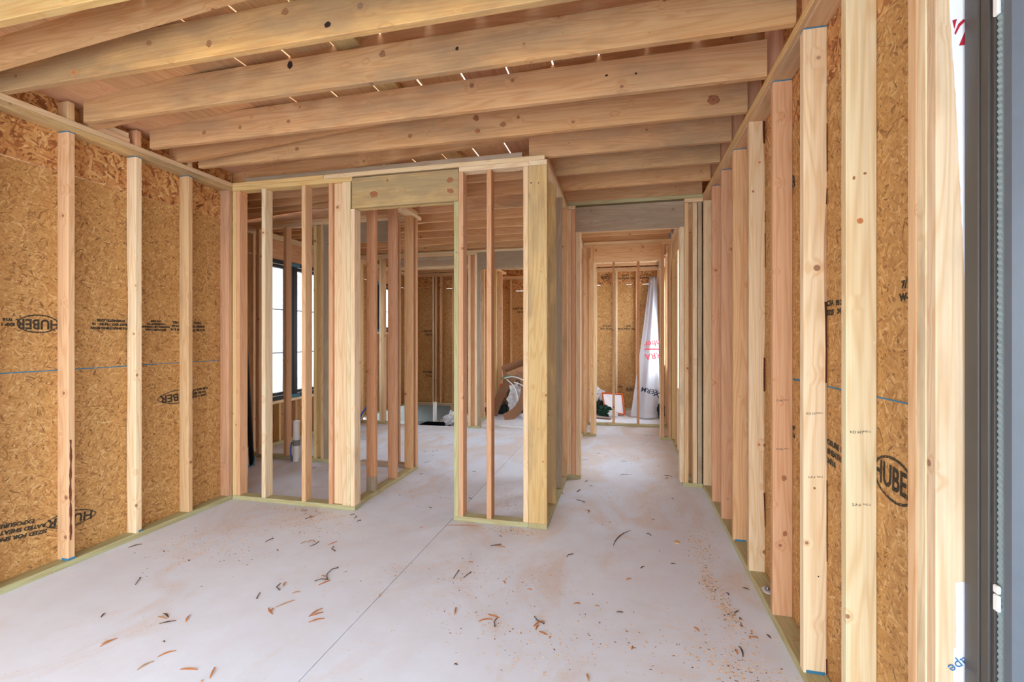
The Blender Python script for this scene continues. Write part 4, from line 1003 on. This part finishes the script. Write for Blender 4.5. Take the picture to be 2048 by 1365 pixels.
def where(v):
    x, y = v.x, v.y
    if y > 4.7: return 'in the hall' if x > -.6 else 'deep in the left room'
    if y > 3.45: return 'in the hall mouth' if x > -.55 else ('behind the left partition' if x < -2.15 else ('behind the partition studs' if x > -1.28 else 'in the left doorway'))
    if x > .35: return 'along the right wall plate'
    if x < -2.6: return 'near the left wall'
    if y > 2.75: return 'in front of the left partition' if x < -1.3 else ('in front of the middle post' if x < -.4 else 'before the hall')
    if x < -1.3: return 'left of the slab joint'
    return 'right of the slab joint' if x < -.6 else 'in the middle of the front slab'
KIN = {'s': ('wood_shaving', 'orange wood shaving', 'shaving'), 'p': ('wood_shaving', 'pale wood shaving', 'shaving'), 'd': ('bark_sliver', 'dark bark sliver', 'sliver'), 'n': ('bent_nail', 'brown bent nail', 'nail')}
def lay(o, kind, mid, L_):
    nm, lab, cat = KIN[kind]; sz = 'long' if L_ > .085 else ('short' if L_ < .045 else 'mid-length')
    return tag(o, sz + ' ' + lab + ' on the slab ' + where(mid), cat, lab + 's ' + where(mid))
def from_to(p, q, kind, i):
    a, b = floor_pt(*p), floor_pt(*q); d = b - a; L_ = max(d.length, .015); mid = (a + b) / 2
    if kind == 'n':
        bend = R.uniform(-.25, .25); m2 = mid + Vector((-d.y, d.x, 0)) * bend
        me = tube_mesh([a - mid + Vector((0, 0, .003)), m2 - mid + Vector((0, 0, .005)), b - mid + Vector((0, 0, .003))], .0022, 6)
        o = link('bent_nail', me, NAIL, None, mid); e = tube_mesh([b - mid + Vector((0, 0, .003)) - d.normalized() * .002, b - mid + Vector((0, 0, .003))], .0045, 8); link('nail_head', e, NAIL, o, mid)
        return lay(o, 'n', mid, L_)
    mat, nm = {'s': SHAVE, 'p': SHAVE_P, 'd': SHAVE_D}[kind], KIN[kind][0]
    me = curl_mesh(L_, .0075 if kind != 'd' else .006, R.uniform(-.35, .35), i, .003)
    o = link(nm, me, mat, None, mid, (0, 0, math.atan2(d.y, d.x))); return lay(o, kind, mid, L_)
def Z(ox, oy, k, l): return [((ox + a / k, oy + b / k), (ox + c / k, oy + d / k), t) for a, b, c, d, t in l]
items = Z(200, 1060, 4.096, [(232, 150, 345, 118, 'd'), (290, 455, 330, 398, 'n'), (5, 725, 45, 685, 'd'), (520, 688, 565, 722, 'd'), (485, 775, 625, 750, 'd'), (470, 715, 545, 735, 'p'),
    (735, 700, 700, 760, 's'), (1355, 105, 1418, 75, 'n'), (1718, 140, 1792, 102, 'n'), (1640, 120, 1700, 95, 'p'), (1700, 110, 1740, 85, 'p'), (1730, 85, 1768, 110, 'p'),
    (1865, 132, 1945, 98, 's'), (1915, 140, 1925, 178, 'n'), (1870, 355, 1950, 315, 'n'), (1865, 358, 1865, 412, 'n'), (1758, 425, 1862, 412, 'n'), (1790, 460, 1895, 415, 's'), (1810, 380, 1845, 388, 's'),
    (1478, 445, 1470, 498, 'n'), (1520, 430, 1500, 470, 's'), (1310, 520, 1285, 568, 'n'), (1375, 645, 1410, 700, 's'), (1420, 645, 1395, 680, 's'), (1708, 716, 1822, 645, 's'), (1730, 712, 1832, 680, 's'),
    (1708, 762, 1840, 730, 's'), (1572, 525, 1640, 512, 'p'), (0, 962, 145, 890, 's'), (10, 940, 110, 905, 'p'), (470, 1045, 625, 993, 's'), (655, 1148, 800, 1152, 's'), (943, 1128, 900, 1225, 's'), (845, 1238, 835, 1249, 's'),
    (300, 1155, 440, 1080, 'p'), (722, 250, 730, 262, 'd'), (1445, 168, 1460, 176, 'd'), (1190, 297, 1212, 292, 'p'), (515, 920, 530, 924, 'd'), (1440, 640, 1600, 580, 'p')])
items += Z(900, 1060, 2.926, [(237, 97, 298, 88, 'n'), (262, 95, 325, 106, 's'), (943, 92, 1045, 2, 'd'), (683, 162, 718, 145, 'n'), (1152, 25, 1175, 36, 'n'), (20, 288, 50, 243, 'n'), (80, 284, 122, 252, 'n'),
    (722, 436, 762, 434, 's'), (450, 350, 480, 356, 's'), (165, 537, 250, 526, 's'), (218, 498, 290, 520, 's'), (276, 520, 262, 570, 'n'), (493, 511, 550, 553, 'n'), (485, 570, 550, 535, 's'), (500, 590, 520, 560, 's'), (520, 600, 570, 620, 's'),
    (580, 640, 592, 628, 's'), (1030, 295, 1060, 288, 's'), (845, 448, 875, 452, 'p'), (1425, 572, 1462, 600, 's'), (1615, 368, 1635, 388, 'd'), (1710, 342, 1752, 354, 'd'), (1664, 492, 1690, 478, 'd'),
    (1690, 520, 1708, 530, 'd'), (1700, 566, 1715, 572, 'd'), (1750, 625, 1758, 642, 's'), (1765, 630, 1805, 640, 's'), (1850, 615, 1878, 640, 'd'), (1695, 685, 1720, 750, 'd'), (1668, 705, 1685, 735, 's'), (1760, 592, 1768, 606, 's'),
    (35, 455, 28, 500, 's'), (310, 300, 325, 320, 's'), (285, 38, 305, 44, 'd'), (800, 845, 812, 890, 'p'), (22, 790, 45, 795, 'd'), (1310, 70, 1345, 85, 'p')])
items += Z(600, 880, 5.689, [(10, 818, 90, 804, 'd'), (60, 905, 120, 875, 'n'), (130, 890, 168, 868, 's'), (570, 862, 618, 852, 'n'), (620, 900, 638, 875, 'n'), (650, 935, 690, 920, 'n'), (1365, 395, 1395, 388, 'd'),
    (1405, 270, 1485, 248, 'd'), (1500, 132, 1515, 138, 'd'), (1550, 125, 1575, 120, 'd'), (1955, 362, 2005, 370, 'd'), (1690, 60, 1745, 52, 'd'), (1910, 665, 1960, 675, 'd'), (1365, 1005, 1400, 1000, 's'), (135, 328, 190, 315, 'd'), (1500, 210, 1500, 200, 's'),
    (1650, 978, 2040, 985, 's'), (1574, 595, 1598, 597, 'd')])
items += Z(1080, 680, 4.265, [(315, 1300, 345, 1280, 'd'), (385, 1215, 410, 1197, 'd'), (690, 1155, 752, 1155, 'n'), (1062, 1160, 1125, 1170, 'n'), (1070, 1190, 1090, 1180, 'n'), (355, 1028, 415, 1030, 'd'), (480, 970, 512, 976, 'd'), (685, 1038, 740, 1042, 'd'), (880, 812, 920, 820, 'd'), (930, 818, 975, 822, 'd'), (1120, 1350, 1140, 1365, 'd')])
items += Z(1040, 860, 6.825, [(775, 960, 885, 995, 'n'), (780, 855, 818, 825, 'n'), (880, 1100, 960, 1120, 's'), (935, 1095, 940, 1140, 'd'), (560, 860, 590, 880, 'd'), (1205, 1270, 1250, 1272, 's')])
items += Z(0, 960, 6.827, [(1750, 930, 1940, 882, 'd')])
for i, (p, q, k) in enumerate(items): from_to(p, q, k, i)
rs = random.Random(11)
for i in range(70):
    x = rs.uniform(-3.1, .6); y = rs.uniform(2.2, 6.5)
    if -3.4 < x < -2.1 and 3.3 < y < 3.6: continue
    if 3.35 < y < 3.55 or (-.75 < x < -.5) or 4.6 < y < 4.85: continue
    a = rs.uniform(0, 6.28); kind = rs.choice('sddpn'); me = curl_mesh(rs.uniform(.015, .05), .006, rs.uniform(-.6, .6), i, .002)
    kind = 'd' if kind == 'n' else kind; v = Vector((x, y, 0))
    lay(link(KIN[kind][0], me, {'s': SHAVE, 'p': SHAVE_P, 'd': SHAVE_D}[kind], None, v, (0, 0, a)), kind, v, .03)
# heaps of sawdust crumbs: too small to pick apart
def crumbs(name, spots, n, seed, mat):
    r = random.Random(seed); V = []; Fc = []
    for _ in range(n):
        cx, cy, sx, sy = r.choice(spots); x = min(r.gauss(cx, sx), RX - .02); y = r.gauss(cy, sy)
        a = r.uniform(0, 6.28); l = r.uniform(.002, .007); w = r.uniform(.001, .003); h = r.uniform(.0008, .003); b = len(V)
        ca, sa = math.cos(a), math.sin(a)
        for (u, v) in ((-l, -w), (l, -w), (l, w), (-l, w)): V.append((x + u * ca - v * sa, y + u * sa + v * ca, .0003))
        V.append((x, y, h)); Fc += [(b, b + 1, b + 4), (b + 1, b + 2, b + 4), (b + 2, b + 3, b + 4), (b + 3, b, b + 4)]
    me = bpy.data.meshes.new(name); me.from_pydata(V, [], Fc); o = link(name, me, mat); tag(o, kind='stuff'); return o
SP = [(.47, 2.9, .03, .12), (.52, 2.6, .03, .10), (.50, 3.4, .05, .2), (-2.6, 3.33, .2, .04), (-.8, 3.33, .1, .04), (-.3, 2.2, .4, .15), (-1.0, 2.6, .4, .15), (-2.7, 2.6, .25, .15), (-1.8, 4.1, .3, .3), (.1, 4.2, .3, .3), (0, 5.5, .4, .6), (-.9, 3.9, .1, .2), (-1.6, 6, .5, .5), (.45, 2.2, .1, .1), (-2.4, 3.1, .3, .1)]
crumbs('sawdust', SP, 3600, 2, SHAVE_P); crumbs('wood_crumbs', SP, 800, 6, SHAVE_D)
# round knock-out disc and the white washer on the plate
dk = link('wood_disc', tube_mesh([(0, 0, 0), (0, 0, .006)], .02, 16), SHAVE_P, None, (*floor_pt(1354, 1086)[:2], .0005)); tag(dk, 'small round pale wood disc on the slab', 'disc')
an = empty('anchor_bolt', (RX + .04, 2.80, .038)); tag(an, 'anchor bolt with white sealant on the right bottom plate', 'bolt')
bm = bmesh.new(); bmesh.ops.create_circle(bm, cap_ends=True, radius=.035, segments=18)
for v in bm.verts: v.co.x *= .75 * (1 + R.uniform(-.12, .12)); v.co.y *= 1 + R.uniform(-.15, .15)
bmesh.ops.solidify(bm, geom=bm.faces[:], thickness=.003); me = bpy.data.meshes.new('sealant'); bm.to_mesh(me); bm.free()
link('sealant', me, WRAP, an, (RX + .04, 2.80, .0405)); link('bolt_shank', tube_mesh([(RX + .04, 2.80, .04), (RX + .04, 2.80, .062)], .007, 10), STEEL, an); link('bolt_nut', tube_mesh([(RX + .04, 2.80, .043), (RX + .04, 2.80, .053)], .013, 6), STEEL, an)
